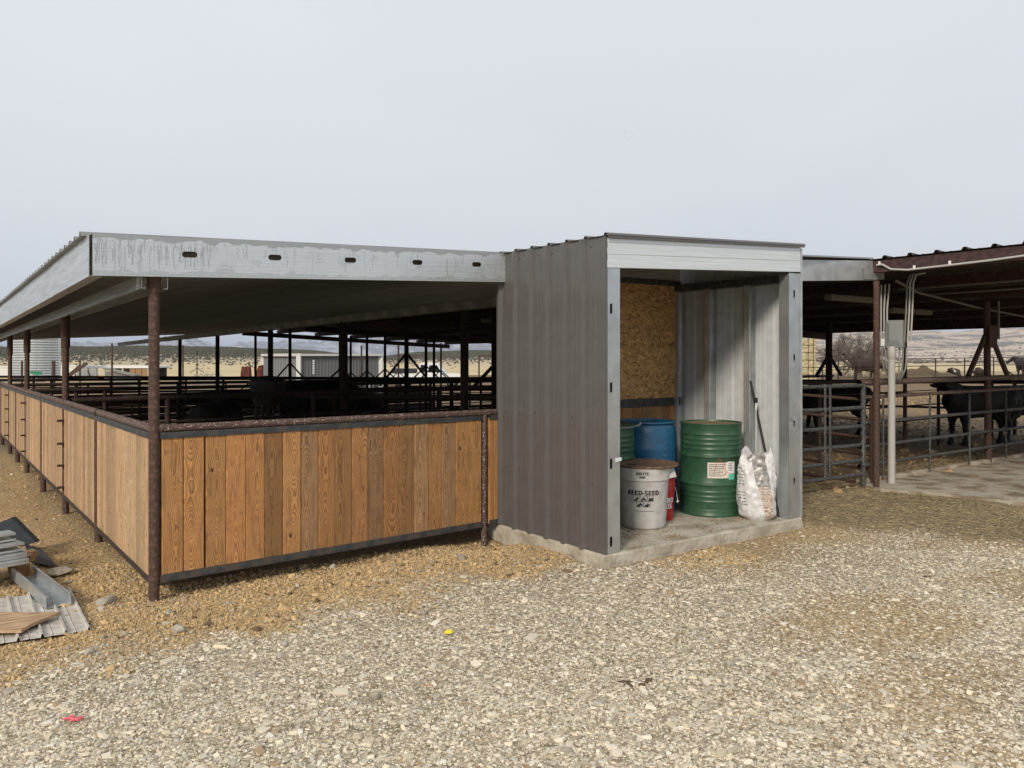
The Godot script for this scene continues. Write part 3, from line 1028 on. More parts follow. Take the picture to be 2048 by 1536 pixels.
# a board standing on its lower edge: x across, y up, z through
func board_mesh(w: float, h: float, t: float, col: int, flip: bool) -> ArrayMesh:
	var m := MB.new()
	var u0 := (col % 16) / 16.0 + 0.003
	var u1 := (col % 16 + 1) / 16.0 - 0.003
	if flip:
		var q := u0; u0 = u1; u1 = q
	var v0 := 0.02 if not flip else 0.98
	var v1 := 1.0 - v0
	var a := w * 0.5
	var b := t * 0.5
	var e := 0.0035
	var um := lerpf(u0, u1, 0.04)
	for s in [1.0, -1.0]:
		m.quad(Vector3(-(a - e) * s, 0, b * s), Vector3((a - e) * s, 0, b * s), Vector3((a - e) * s, h, b * s), Vector3(-(a - e) * s, h, b * s), Vector2(u0, v1), Vector2(u1, v1), Vector2(u1, v0), Vector2(u0, v0))
		m.quad(Vector3((a - e) * s, 0, b * s), Vector3(a * s, 0, (b - e) * s), Vector3(a * s, h, (b - e) * s), Vector3((a - e) * s, h, b * s), Vector2(um, v1), Vector2(u0, v1), Vector2(u0, v0), Vector2(um, v0))
		m.quad(Vector3(-a * s, 0, (b - e) * s), Vector3(-(a - e) * s, 0, b * s), Vector3(-(a - e) * s, h, b * s), Vector3(-a * s, h, (b - e) * s), Vector2(u0, v1), Vector2(um, v1), Vector2(um, v0), Vector2(u0, v0))
		m.quad(Vector3(a * s, 0, (b - e) * s), Vector3(a * s, 0, -(b - e) * s), Vector3(a * s, h, -(b - e) * s), Vector3(a * s, h, (b - e) * s), Vector2(u0, v1), Vector2(um, v1), Vector2(um, v0), Vector2(u0, v0))
	m.quad(Vector3(-a, h, b - e), Vector3(a, h, b - e), Vector3(a, h, -b + e), Vector3(-a, h, -b + e), Vector2(u0, v0), Vector2(u1, v0), Vector2(u1, v0), Vector2(u0, v0))
	m.quad(Vector3(-a, 0, -b + e), Vector3(a, 0, -b + e), Vector3(a, 0, b - e), Vector3(-a, 0, b - e), Vector2(u0, v1), Vector2(u1, v1), Vector2(u1, v1), Vector2(u0, v1))
	return m.mesh()

func build_front_fence() -> void:
	var t := thing("board_fence", "board fence panel with wide upright planks running into the grey metal shed", "fence", fp(1.4, 0.03))
	var edges := [[321.3, 364.0], [365.5, 406.0], [410.0, 450.0], [450.2, 488.7], [489.0, 526.2], [526.5, 563.1], [563.5, 599.4], [600.6, 634.4], [635.0, 667.8], [668.2, 701.5], [701.9, 733.2], [733.9, 764.4], [765.0, 796.2], [796.5, 825.8], [826.1, 853.7], [854.4, 881.4], [881.6, 908.6], [908.9, 936.4], [936.6, 960.0], [975.5, 985.2], [985.8, 1001.0]]
	var order := [0, 5, 9, 2, 12, 7, 15, 3, 10, 1, 6, 13, 4, 11, 8, 14, 3, 9, 0, 12, 5]
	var r := RandomNumberGenerator.new()
	r.seed = 5
	for k in edges.size():
		var s0 := onfence(edges[k][0])
		var s1 := onfence(edges[k][1])
		var y0 := lerpf(0.142, 0.118, s0 / 2.9)
		var m := board_mesh(s1 - s0 - 0.002, 1.075 - y0 - 0.02 * s0 / 2.9, 0.038, order[k], k % 3 == 1)
		piece("board", m, M.wood, t, axes(fp((s0 + s1) * 0.5, y0, r.randf_range(-0.003, 0.003)), FE, Vector3.UP))
	var dy := -0.024
	obj("top_rail", pipe(fp(0.02, 1.125), fp(2.93, 1.125 + dy), 0.027, 14), M.rail, t)
	for q in [[0.032, onfence(960.5)], [onfence(975.0), 2.95]]:
		var m := MB.new()
		m.bar(fp(q[0], 1.082 + dy * q[0] / 2.9, 0.026), fp(q[1], 1.082 + dy * q[1] / 2.9, 0.026), 0.006, 0.04)
		obj("flat_bar", m, M.steelbar, t)
		var b := MB.new()
		# the boards stand in an angle iron
		var p0 := fp(q[0], 0.133 - 0.024 * q[0] / 2.9)
		var p1 := fp(q[1], 0.133 - 0.024 * q[1] / 2.9)
		var off := Vector3(-FE.z, 0, FE.x)
		b.bar(p0 + off * 0.026 + Vector3(0, 0.022, 0), p1 + off * 0.026 + Vector3(0, 0.022, 0), 0.006, 0.044)
		b.bar(p0 - Vector3(0, 0.0035, 0), p1 - Vector3(0, 0.0035, 0), 0.058, 0.006)
		obj("angle_iron", b, M.steelbar, t)
	obj("post", pipe(fp(onfence(967.8), -0.1), fp(onfence(967.8), 1.1), 0.026, 12), M.rail, t)
	# behind the shed the same fence goes on and closes its rear
	var kx := 2.98
	var n := 0
	while kx < 5.3:
		piece("board", board_mesh(0.138, 0.93, 0.038, n * 5 + 2, n % 2 == 0), M.wood, t, at(Vector3(kx + 0.07, 0.15, -0.385), 0.0))
		kx += 0.1405
		n += 1
	var rb := MB.new()
	rb.slab(Vector3(2.98, 1.075, -0.362), Vector3(5.36, 1.16, -0.352))
	obj("flat_bar", rb, M.darkzinc, t)

func ly(z: float) -> float:
	return 0.0045 * z
func build_side_fence() -> void:
	var t := thing("board_fence", "long board fence receding past the scrap metal under the low eave", "fence", Vector3(0, 0, -6))
	var posts := [0.0, -2.08, -4.09, -6.09, -8.09, -9.6, -11.01, -12.75, -14.6, -16.6]
	var meshes: Array = []
	for k in 16: meshes.append(board_mesh(0.1372, 0.93, 0.038, k, k % 2 == 1))
	var r := RandomNumberGenerator.new()
	r.seed = 15
	for k in posts.size() - 1:
		var a: float = posts[k] - 0.04
		var b: float = posts[k + 1] + 0.04
		var n := int(round((a - b) / 0.139))
		var w := (a - b) / n
		for i in n:
			var z := a - (i + 0.5) * w
			var x := Transform3D(Basis(Vector3(0, 0, 1) * (w / 0.1385), Vector3.UP, Vector3.LEFT), Vector3(r.randf_range(-0.002, 0.002), 0.135 + ly(z), z))
			piece("board", meshes[r.randi() % 16], M.wood_pale, t, x)
		var m := MB.new()
		m.bar(Vector3(-0.026, 1.083 + ly(a), a), Vector3(-0.026, 1.083 + ly(b), b), 0.006, 0.042)
		obj("flat_bar", m, M.steelbar, t)
		var q := MB.new()
		q.bar(Vector3(-0.026, 0.148 + ly(a), a), Vector3(-0.026, 0.148 + ly(b), b), 0.006, 0.03)
		q.bar(Vector3(0, 0.13 + ly(a), a), Vector3(0, 0.13 + ly(b), b), 0.058, 0.006)
		obj("angle_iron", q, M.darkrust, t)
		obj("top_rail", pipe(Vector3(0, 1.125 + ly(a), a + 0.02), Vector3(0, 1.125 + ly(b), b - 0.02), 0.0295, 12), M.rail, t)
		if k % 2 == 0:
			var z: float = posts[k + 1]
			obj("post", pipe(Vector3(0, -0.3, z), Vector3(0, 1.1 + ly(z), z), 0.034, 12), M.rust, t)
		else:
			for h in [0.22, 0.45, 0.68, 0.92]:
				obj("hinge_pin", pipe(Vector3(-0.02, h, posts[k + 1] + 0.05), Vector3(-0.085, h, posts[k + 1] + 0.05), 0.013, 8), M.darkrust, t)


# ---------- lean-to roof ----------
func ry(s: float, t: float) -> float:
	return 2.345 + 0.049 * (s + 0.39) - 0.01 * t
func rp(s: float, t: float, dy := 0.0) -> Vector3:
	return FE * s + Vector3(0, ry(s, t) + dy, -t)
# section of nine-inch ribbed sheet, ribs rising along +y
func rib_section(count: int, pitch: float, rib := 0.019, wide := 1.0) -> Array:
	var p: Array = []
	for k in count:
		var o := k * pitch
		p.append(Vector2(o, 0))
		p.append(Vector2(o + 0.012 * wide, rib))
		p.append(Vector2(o + 0.032 * wide, rib))
		p.append(Vector2(o + 0.044 * wide, 0))
		for j in [1, 2]:
			var c: float = o + 0.044 * wide + (pitch - 0.044 * wide) * j / 3.0
			p.append(Vector2(c - 0.011, 0))
			p.append(Vector2(c - 0.005, 0.0018))
			p.append(Vector2(c + 0.005, 0.0018))
			p.append(Vector2(c + 0.011, 0))
	p.append(Vector2(count * pitch, 0))
	return p

func collar_post(t: Node3D, p: Vector3, top: float, collar: float, r := 0.0335) -> void:
	obj("post", pipe(Vector3(p.x, p.y, p.z), Vector3(p.x, top, p.z), r, 14), M.rust, t)
	var m := MB.new()
	m.lathe(at(Vector3(p.x, 0, p.z)), [Vector2(r, collar - 0.016), Vector2(r + 0.011, collar), Vector2(r + 0.012, top - 0.004), Vector2(r + 0.001, top - 0.002)], 14)
	obj("post_sleeve", m, M.rust, t)

func build_lean_to() -> void:
	var t := thing("lean_to_roof", "low galvanised lean-to roof on rusty pipe posts over the board fence", "roof", Vector3(3.5, -0.1, -10))
	# roof sheets, ribs running down to the low eave
	var sec := rib_section(4, 0.2286, 0.028, 1.4)
	for k in 27:
		var t0 := 0.03 + k * 0.9144
		var m := MB.new()
		var o := rp(-0.43, t0, 0.0 if k % 2 == 0 else 0.0018)
		var x := Transform3D(Basis(Vector3(0, -0.01, -1), Vector3.UP, rp(1, t0) - rp(0, t0)), o)
		m.sheet(x, sec, 8.55, -0.001)
		# each pan is pressed down between the ribs into a deep trough
		for j in 4:
			var o2 := 0.115 + j * 0.2286
			m.sheet(x.translated_local(Vector3(0, 0, 0.13)), [Vector2(o2 - 0.035, -0.0015), Vector2(o2 - 0.028, -0.05), Vector2(o2 + 0.028, -0.05), Vector2(o2 + 0.035, -0.0015)], 8.4, -0.001)
		obj("roof_sheet", m, M.rooftin, t)
	# the strip that closes the roof forward over the shed and the barn post
	var inf := MB.new()
	var xi := Transform3D(Basis(Vector3(0, 0, -1), Vector3.UP, Vector3(1, 0.049, 0)), Vector3(5.5, ry(5.5, -0.4) + 0.012, 0.24))
	inf.sheet(xi, rib_section(6, 0.2286), 2.62, -0.001)
	obj("roof_sheet", inf, M.rooftin, t)
	# front fascia with its slotted web
	var off := 0.1
	var s0 := -0.392
	var s1 := 2.975
	var web := MB.new()
	var dirx := FE + Vector3(0, 0.049, 0)
	var slots: Array = []
	for q in [[379.5, 516.0], [550.0, 521.5], [701.0, 526.0], [835.0, 531.5], [953.5, 536.0]]:
		var s := onfence(q[0], off)
		slots.append(Rect2(s - s0 - 0.05, 0.128, 0.1, 0.04))
	var fo := fp(s0, ry(s0, -off) - 0.257, off)
	web.slotted(Transform3D(Basis(dirx, Vector3.UP, dirx.cross(Vector3.UP)), fo), s1 - s0, 0.257, slots, 0.003)
	obj("front_fascia", web, M.galv0, t)
	var fl := MB.new()
	for y in [0.0025, 0.2545]:
		var a := fp(s0, ry(s0, -off) - 0.257 + y, off - 0.036)
		var b := fp(s1, ry(s1, -off) - 0.257 + y, off - 0.036)
		fl.bar(a, b, 0.07, 0.0028)
	obj("fascia_flange", fl, M.galv_dull, t)
	# low eave channel in lengths
	var seams := [-0.095, 1.62, 7.7, 13.8, 19.9, 24.4]
	for k in seams.size() - 1:
		var a: float = seams[k] + 0.004
		var b: float = seams[k + 1]
		var m := MB.new()
		var p := Vector3(-0.393 + (0.004 if k % 2 else 0.0), ry(-0.39, a) - 0.258, -a)
		var z := Vector3(0, -0.01, -1)
		var x := Transform3D(Basis(Vector3(1, 0, 0), Vector3.UP, z), p)
		m.sheet(x, [Vector2(0.075, 0.02), Vector2(0.075, 0.0), Vector2(0.0, 0.0), Vector2(0.0, 0.256), Vector2(0.07, 0.256)], b - a, -0.003)
		obj("eave_channel", m, M.galv_z, t)
	# inverted channel that carries the low side, on its posts
	for q in [[-0.02, 5.95], [5.96, 12.1], [12.11, 18.2], [18.21, 24.2]]:
		var m := MB.new()
		var x := Transform3D(Basis(Vector3(1, 0, 0), Vector3.UP, Vector3(0, -0.01, -1)), Vector3(0, 2.035 - 0.01 * q[0], -q[0]))
		m.sheet(x, [Vector2(-0.055, 0.0), Vector2(-0.081, 0.0), Vector2(-0.081, 0.09), Vector2(0.081, 0.09), Vector2(0.081, 0.0), Vector2(0.055, 0.0)], q[1] - q[0], -0.004)
		obj("eave_beam", m, M.galv_z, t)
	for z in [0.0, -4.09, -8.09, -11.01, -14.6, -18.2, -22.0]:
		collar_post(t, Vector3(0, -0.25 if z < -1.0 else -0.05, z), 2.12 + 0.01 * z, 2.02 + 0.01 * z if z > -1.0 else 1.74 + 0.01 * z)
	# second line: light box beam at mid width
	for q in [[0.6, 6.4], [6.41, 12.4], [12.41, 18.4], [18.41, 24.0]]:
		var m := MB.new()
		m.bar(Vector3(4.05, 2.23 - 0.01 * q[0], -q[0]), Vector3(4.05, 2.23 - 0.01 * q[1], -q[1]), 0.1, 0.11, Vector3.UP, 0.006)
		obj("mid_beam", m, M.galv_dull, t)
	for q in [[929.0, 0.05], [688.0, 0.058], [541.0, 0.05], [435.0, 0.045], [360.0, 0.045]]:
		var p := onx(q[0], HOR, 4.05)
		obj("post", pipe(Vector3(p.x, -0.2, p.z), Vector3(p.x, 2.2 + 0.01 * p.z, p.z), q[1], 12), M.darkrust, t)


# ---------- feed shed ----------
func build_shed() -> void:
	var sl := MB.new()
	var r := RandomNumberGenerator.new()
	r.seed = 77
	# slab: its edge ragged where it was poured on the gravel
	var n := 40
	var ring: Array = []
	for k in n + 1: ring.append(Vector3(lerpf(2.925, 5.4, float(k) / n), 0, 1.105))
	for k in range(1, 26): ring.append(Vector3(5.4, 0, lerpf(1.105, -0.45, k / 25.0)))
	for k in range(1, 9): ring.append(Vector3(lerpf(5.4, 2.925, k / 8.0), 0, -0.45))
	for k in range(1, 25): ring.append(Vector3(2.925, 0, lerpf(-0.45, 1.105, k / 25.0)))
	var mid := Vector3(4.16, 0.1, 0.33)
	var prof: Array = []
	for p in ring:
		var o: Vector3 = (p - Vector3(mid.x, 0, mid.z)).normalized()
		var j := r.randf_range(0.0, 0.006)
		prof.append([p + Vector3(0, 0.1, 0) - o * (0.012 + j), p + Vector3(0, 0.09 - j, 0), p + Vector3(0, 0.03, 0) + o * r.randf_range(0, 0.012), p + Vector3(0, -0.06, 0) + o * r.randf_range(-0.01, 0.02)])
	for k in prof.size():
		var a: Array = prof[k]
		var b: Array = prof[(k + 1) % prof.size()]
		sl.tri(mid, a[0], b[0])
		for i in 3: sl.quad(a[i + 1], b[i + 1], b[i], a[i])
	var slab := obj("concrete_slab", sl, M.concrete)
	tag(slab, "rough pale concrete slab under the grey metal feed shed", "slab")

	var t := thing("feed_shed", "small open-front shed clad in grey-brown ribbed metal with galvanised frame", "shed", Vector3(4.17, 0.1, 0.35))
	# left wall: two sheets, ribs outwards
	var sp := 0.2235
	for k in 2:
		var m := MB.new()
		var cnt: int = [3, 3][k]
		var z0: float = [-0.315, -0.315 + 3 * sp][k]
		var x := Transform3D(Basis(Vector3(0, 0, 1), Vector3(-1, 0, 0), Vector3.UP), Vector3(2.95 - k * 0.0012, 0.102, z0))
		var sec := rib_section(cnt, sp, 0.032, 1.45)
		if k == 1: sec.append(Vector2(3 * sp + 0.04, 0))
		m.sheet(x, sec, 2.405, -0.001)
		obj("siding_sheet", m, M.siding, t)
	# corner trim folded round the front edge
	var tr := MB.new()
	tr.slab(Vector3(2.944, 0.102, 1.052), Vector3(2.948, 2.51, 1.098))
	tr.slab(Vector3(2.9482, 0.102, 1.0942), Vector3(2.966, 2.51, 1.098))
	obj("corner_trim", tr, M.siding, t)
	# right wall, seen from inside
	for k in 2:
		var m := MB.new()
		var x := Transform3D(Basis(Vector3(0, 0, -1), Vector3(1, 0, 0), Vector3.UP), Vector3(5.385 + k * 0.0012, 0.06, 1.085 - k * 3 * 0.245))
		m.sheet(x, rib_section(3, 0.245), 2.55, 0.001)
		obj("siding_sheet", m, M.siding_in, t)
	var sc := MB.new()
	for k in 6:
		for y in [0.12, 0.62, 1.12, 1.75, 2.44]:
			if r.randf() < 0.72:
				var p := Vector3(2.9475, y + r.randf_range(-0.01, 0.01), -0.2 + k * sp + r.randf_range(-0.03, 0.03))
				sc.lathe(Transform3D(Basis(Vector3.UP, Vector3.LEFT, Vector3.BACK), p), [Vector2(0.0075, 0), Vector2(0.006, 0.004), Vector2(0, 0.006)], 6)
	var so := obj("screws", sc, M.trim, t)
	so.set_meta("kind", "stuff")
	# front studs with punched slots
	for side in 2:
		var x0: float = [3.1, 5.385][side]
		var w: float = [0.134, 0.165][side]
		var vs: Array = [[614.0, 772.0, 925.0, 1081.0], [586.0, 714.0, 842.0, 962.0]][side]
		var slots: Array = []
		var cu: float = [1217.0, 1588.0][side]
		for vv in vs:
			var y := onz(cu, vv, 1.092).y
			slots.append(Rect2(y - 0.115 - 0.04, w * 0.5 - 0.012 + (0.024 if side == 0 else 0.0), 0.08, 0.026))
		slots.reverse()
		var m := MB.new()
		m.slotted(axes(Vector3(x0, 0.103, 1.092), Vector3.UP, Vector3.LEFT), [2.167, 2.262][side], w, slots, 0.002)
		obj("front_stud", m, M.galvstud, t)
		var b := MB.new()
		var xi := 3.1 if side == 0 else 5.22
		b.slab(Vector3(xi - 0.002, 0.104, 0.99), Vector3(xi, [2.26, 2.35][side], 1.0895))
		b.slab(Vector3(minf(xi, xi + [-0.02, 0.02][side]), 0.104, 0.988), Vector3(maxf(xi, xi + [-0.02, 0.02][side]), [2.26, 2.35][side], 0.99))
		obj("stud_return", b, M.galvstud, t)
		# a bent-out tab at one slot
		var tb := MB.new()
		var ty := onz(cu, vs[2], 1.092).y
		var tx: float = x0 - w * 0.5
		tb.quad(Vector3(tx + 0.012, ty + 0.03, 1.094), Vector3(tx + 0.012, ty - 0.005, 1.094), Vector3(tx + 0.05 * (1 if side == 0 else -1.4), ty + 0.012, 1.13), Vector3(tx + 0.05 * (1 if side == 0 else -1.4), ty + 0.035, 1.128))
		obj("bent_tab", tb, M.galv2, t)
	# header: a ribbed channel under the roof edge
	var hd := MB.new()
	var hx := Transform3D(Basis(Vector3(0, 1, 0), Vector3(0, 0, -1), Vector3(1, 0.047, 0)), Vector3(2.962, 2.268, 1.1))
	hd.sheet(hx, [Vector2(0, 0.07), Vector2(0, 0), Vector2(0.05, 0), Vector2(0.054, 0.003), Vector2(0.1, 0.003), Vector2(0.104, 0), Vector2(0.15, 0), Vector2(0.154, 0.003), Vector2(0.19, 0.003), Vector2(0.194, 0), Vector2(0.228, 0), Vector2(0.228, 0.07)], 2.425, 0.002)
	var header := obj("header", hd, M.galv2h, t)
	var dr := MB.new()
	dr.bar(Vector3(2.945, 2.499, 1.128), Vector3(5.41, 2.615, 1.128), 0.004, 0.018)
	dr.bar(Vector3(2.945, 2.5085, 1.085), Vector3(5.41, 2.6245, 1.085), 0.09, 0.003)
	obj("drip_edge", dr, M.siding, t)
	var et := MB.new()
	et.slab(Vector3(5.39, 0.1, 1.06), Vector3(5.41, 2.6, 1.104))
	obj("corner_trim", et, M.galv, t)
	# roof
	var rf := MB.new()
	var xr := Transform3D(Basis(Vector3(0, 0, -1), Vector3.UP, Vector3(1, 0.047, 0)), Vector3(2.93, 2.508, 1.135))
	rf.sheet(xr, rib_section(7, 0.2286), 2.49, -0.001)
	obj("roof_sheet", rf, M.siding, t)
	# inside frame of the right wall
	for z in [[-0.36, 0.05], [0.06, 0.06], [0.555, 0.06], [0.955, 0.05]]:
		var m := MB.new()
		var x := Transform3D(Basis(Vector3(0, 0, 1), Vector3(-1, 0, 0), Vector3.UP), Vector3(5.37, 0.11, z[0]))
		m.sheet(x, [Vector2(0.05, 0), Vector2(0, 0), Vector2(0, 0.105), Vector2(z[1], 0.105), Vector2(z[1], 0.09)], 2.2, 0.0015)
		obj("wall_stud", m, M.galv, t)
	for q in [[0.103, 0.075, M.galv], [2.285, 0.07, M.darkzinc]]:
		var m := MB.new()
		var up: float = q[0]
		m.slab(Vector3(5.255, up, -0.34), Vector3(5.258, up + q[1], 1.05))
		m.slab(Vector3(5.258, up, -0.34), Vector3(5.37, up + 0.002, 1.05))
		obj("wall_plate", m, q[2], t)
	# timber strips screwed beside the studs
	for z in [0.045, 0.54]:
		var m := MB.new()
		m.slab(Vector3(5.29, 0.2, z - 0.012), Vector3(5.365, 2.26, z + 0.008))
		obj("timber_strip", m, M.timber, t)
	# strand board closing the rear
	var ob := MB.new()
	var a := Vector3(3.0, 1.162, -0.348)
	var b := Vector3(5.33, 2.34, -0.348)
	ob.quad(a, Vector3(b.x, a.y, a.z), b, Vector3(a.x, b.y, a.z), Vector2(0, 1), Vector2(1.98, 1), Vector2(1.98, 0), Vector2(0, 0))
	ob.slab(a - Vector3(0, 0, 0.012), b - Vector3(0, 0, 0.002))
	obj("strand_board", ob, M.osb, t)
	var tp := MB.new()
	tp.slab(Vector3(3.0, 2.342, -0.4), Vector3(5.35, 2.4, -0.34))
	obj("wall_plate", tp, M.darkzinc, t)


# ---------- what stands in the shed ----------
func drum_profile(r: float, h: float, rings: Array) -> Array:
	var p: Array = [Vector2(0, 0.012), Vector2(r - 0.02, 0.012), Vector2(r - 0.016, 0.0), Vector2(r + 0.004, 0.0), Vector2(r + 0.006, 0.012), Vector2(r, 0.018)]
	for q in rings:
		var y: float = q[0]
		var w: float = q[1]
		var a: float = q[2]
		for k in range(-3, 4):
			p.append(Vector2(r + a * (0.5 + 0.5 * cos(PI * k / 3.0)), y + w * k / 3.0))
	p.append_array([Vector2(r, h - 0.02), Vector2(r + 0.003, h - 0.014), Vector2(r + 0.007, h - 0.006), Vector2(r + 0.004, h), Vector2(r - 0.006, h), Vector2(r - 0.012, h - 0.02)])
	return p

# lettering wrapped round an upright tapering body
func wrapped(text: String, size: float, c: Vector3, facing: float, y: float, rad: Callable, bold := 0.0) -> ArrayMesh:
	var tm := TextMesh.new()
	var f := SystemFont.new()
	f.font_names = PackedStringArray(["Droid Sans"])
	f.font_weight = 700
	tm.font = f
	tm.text = text
	tm.font_size = 64
	tm.pixel_size = size / 64.0
	tm.depth = 0.0015
	var arr := tm.get_mesh_arrays()
	var v: PackedVector3Array = arr[Mesh.ARRAY_VERTEX]
	var nn: PackedVector3Array = arr[Mesh.ARRAY_NORMAL]
	for i in v.size():
		var p := v[i]
		var yy := y + p.y
		var rr: float = rad.call(yy)
		var a := facing + p.x / rr
		var o := rr + 0.0012 + p.z
		v[i] = Vector3(c.x + sin(a) * o, c.y + yy, c.z + cos(a) * o)
		nn[i] = Vector3(sin(a), 0, cos(a)) if nn[i].z >= 0.5 else Vector3(-sin(a), 0, -cos(a))
	arr[Mesh.ARRAY_VERTEX] = v
	arr[Mesh.ARRAY_NORMAL] = nn
	arr[Mesh.ARRAY_TANGENT] = null
	var out := SurfaceTool.new()
	var one := ArrayMesh.new()
	one.add_surface_from_arrays(Mesh.PRIMITIVE_TRIANGLES, arr)
	for k in [-1, 0, 1]:
		var sx: Vector3 = Vector3(cos(facing), 0, -sin(facing)) * (size * 0.028 * k)
		out.append_from(one, 0, Transform3D(Basis(), sx + Vector3(sin(facing), 0, cos(facing)) * (0.0002 * k)))
	return out.commit()
# flat shapes (outline lists in metres) wrapped the same way
func wrapped_flat(polys: Array, c: Vector3, facing: float, y: float, rad: Callable, lift := 0.0014) -> MB:
	var m := MB.new()
	for poly in polys:
		var pl: PackedVector2Array = poly
		var tt := Geometry2D.triangulate_polygon(pl)
		for i in range(0, tt.size(), 3):
			var q: Array = []
			for k in 3:
				var p := pl[tt[i + k]]
				var rr: float = rad.call(y + p.y) + lift
				var a := facing + p.x / rr
				q.append(Vector3(c.x + sin(a) * rr, c.y + y + p.y, c.z + cos(a) * rr))
			var out := Vector3(sin(facing), 0, cos(facing))
			if (q[1] - q[0]).cross(q[2] - q[0]).dot(out) > 0: m.tri(q[0], q[1], q[2])
			else: m.tri(q[0], q[2], q[1])
	return m
func rect_poly(x: float, y: float, w: float, h: float) -> PackedVector2Array:
	return PackedVector2Array([Vector2(x, y), Vector2(x + w, y), Vector2(x + w, y + h), Vector2(x, y + h)])
func grid_patch(x: float, y: float, w: float, h: float, n := 8) -> Array:
	var out: Array = []
	for k in n: out.append(rect_poly(x + w * k / n, y, w / n, h))
	return out
func facing_cam(c: Vector3) -> float:
	return atan2(CAM.x - c.x, CAM.z - c.z)

func build_contents() -> void:
	# green steel drum
	var gc := Vector3(4.924, 0.1, 0.432)
	var rings := [[0.075, 0.02, -0.004], [0.14, 0.016, 0.005], [0.185, 0.016, 0.005], [0.23, 0.016, 0.005], [0.3, 0.022, 0.014], [0.56, 0.022, 0.014], [0.63, 0.016, 0.005], [0.675, 0.016, 0.005], [0.72, 0.016, 0.005], [0.765, 0.014, 0.005]]
	var t := thing("steel_drum", "green ribbed steel drum with paper label between blue drum and white sack", "drum", gc)
	var m := MB.new()
	m.lathe(at(gc), drum_profile(0.286, 0.868, rings), 64)
	var gbody := obj("body", m, M.drumgreen, t)
	m = MB.new()
	m.lathe(at(gc + Vector3(0, 0.852, 0)), [Vector2(0.276, 0.0), Vector2(0.26, -0.003), Vector2(0.0, -0.001)], 48)
	obj("drum_head", m, M.lidbrown, t)
	var gr := func(y: float) -> float: return 0.2865
	var fc := facing_cam(gc)
	var cent := fc + 0.36
	var lab := obj("label", wrapped_flat(grid_patch(-0.135, -0.07, 0.235, 0.145), gc, cent, 0.435, gr, 0.001), M.paper, t)
	var lab2 := obj("label", wrapped_flat(grid_patch(0.05, -0.03, 0.085, 0.112), gc, cent, 0.435, gr, 0.0022), M.white, t)
	obj("label", wrapped_flat(grid_patch(0.065, -0.085, 0.068, 0.05), gc, cent, 0.435, gr, 0.0034), M.teal, t)
	var lines: Array = []
	var r := RandomNumberGenerator.new()
	r.seed = 9
	for k in 7:
		var x := -0.125
		var lim := r.randf_range(-0.03, 0.03)
		while x < lim:
			var w := r.randf_range(0.006, 0.02)
			lines.append(rect_poly(x, 0.055 - k * 0.0175, w, 0.0058))
			x += w + 0.004
	obj("print", wrapped_flat(lines, gc, cent, 0.435, gr, 0.0045), M.ink, lab)
	lines = []
	for k in 5: lines.append(rect_poly(0.06 + r.randf_range(0, 0.006), 0.06 - k * 0.015, r.randf_range(0.02, 0.05), 0.005))
	obj("print", wrapped_flat(lines, gc, cent, 0.435, gr, 0.0045), M.ink, lab2)
	var scr: Array = []
	var strokes := [[Vector2(-0.085, -0.05), Vector2(-0.03, 0.14)], [Vector2(-0.03, 0.14), Vector2(-0.012, 0.07)], [Vector2(0.02, 0.09), Vector2(0.002, -0.01)], [Vector2(0.002, -0.01), Vector2(0.01, -0.045)], [Vector2(0.01, -0.045), Vector2(0.024, -0.04)], [Vector2(0.024, -0.04), Vector2(0.034, 0.0)], [Vector2(0.034, 0.0), Vector2(0.02, 0.07)], [Vector2(0.028, -0.04), Vector2(0.115, 0.085)], [Vector2(0.05, -0.02), Vector2(0.1, -0.03)]]
	for q in strokes:
		var a: Vector2 = q[0]
		var b: Vector2 = q[1]
		var o := (b - a).orthogonal().normalized() * 0.0018
		scr.append(PackedVector2Array([a - o, b - o, b + o, a + o]))
	obj("marker_scrawl", wrapped_flat(scr, gc, cent, 0.435, gr, 0.0052), M.marker, lab)
	# scraped paint and splashes low on the drum, as the photograph shows
	var scuff: Array = []
	for k in 26:
		var low := k < 20
		var o := Vector2(r.randf_range(-0.2, 0.2), r.randf_range(0.03, 0.12) if low else r.randf_range(0.2, 0.8))
		var d := Vector2.from_angle(r.randf() * TAU) * r.randf_range(0.003, 0.012 if low else 0.006)
		var e := d.orthogonal() * r.randf_range(0.15, 0.4)
		scuff.append(PackedVector2Array([o - d, o + e, o + d * r.randf_range(0.5, 1.0), o - e * r.randf_range(0.5, 1.2)]))
	obj("scuffs", wrapped_flat(scuff, gc, fc, 0.0, func(y: float) -> float: return 0.2885, 0.0006), M.lidbrown, gbody).set_meta("kind", "stuff")
	# blue plastic drum
	var bc := Vector3(4.535, 0.1, -0.035)
	t = thing("plastic_drum", "open-topped blue plastic drum at the rear of the shed", "drum", bc)
	m = MB.new()
	m.lathe(at(bc), [Vector2(0, 0.01), Vector2(0.262, 0.01), Vector2(0.272, 0.0), Vector2(0.284, 0.02), Vector2(0.286, 0.06), Vector2(0.276, 0.075), Vector2(0.284, 0.12), Vector2(0.29, 0.3), Vector2(0.294, 0.32), Vector2(0.29, 0.335), Vector2(0.29, 0.6), Vector2(0.294, 0.615), Vector2(0.289, 0.63), Vector2(0.286, 0.76), Vector2(0.276, 0.815), Vector2(0.262, 0.838), Vector2(0.276, 0.848), Vector2(0.284, 0.858), Vector2(0.28, 0.868), Vector2(0.262, 0.868), Vector2(0.255, 0.84), Vector2(0.275, 0.76), Vector2(0.28, 0.2), Vector2(0, 0.2)], 64, 0.5)
	var blbody := obj("body", m, M.drumblue, t)
	var specks: Array = []
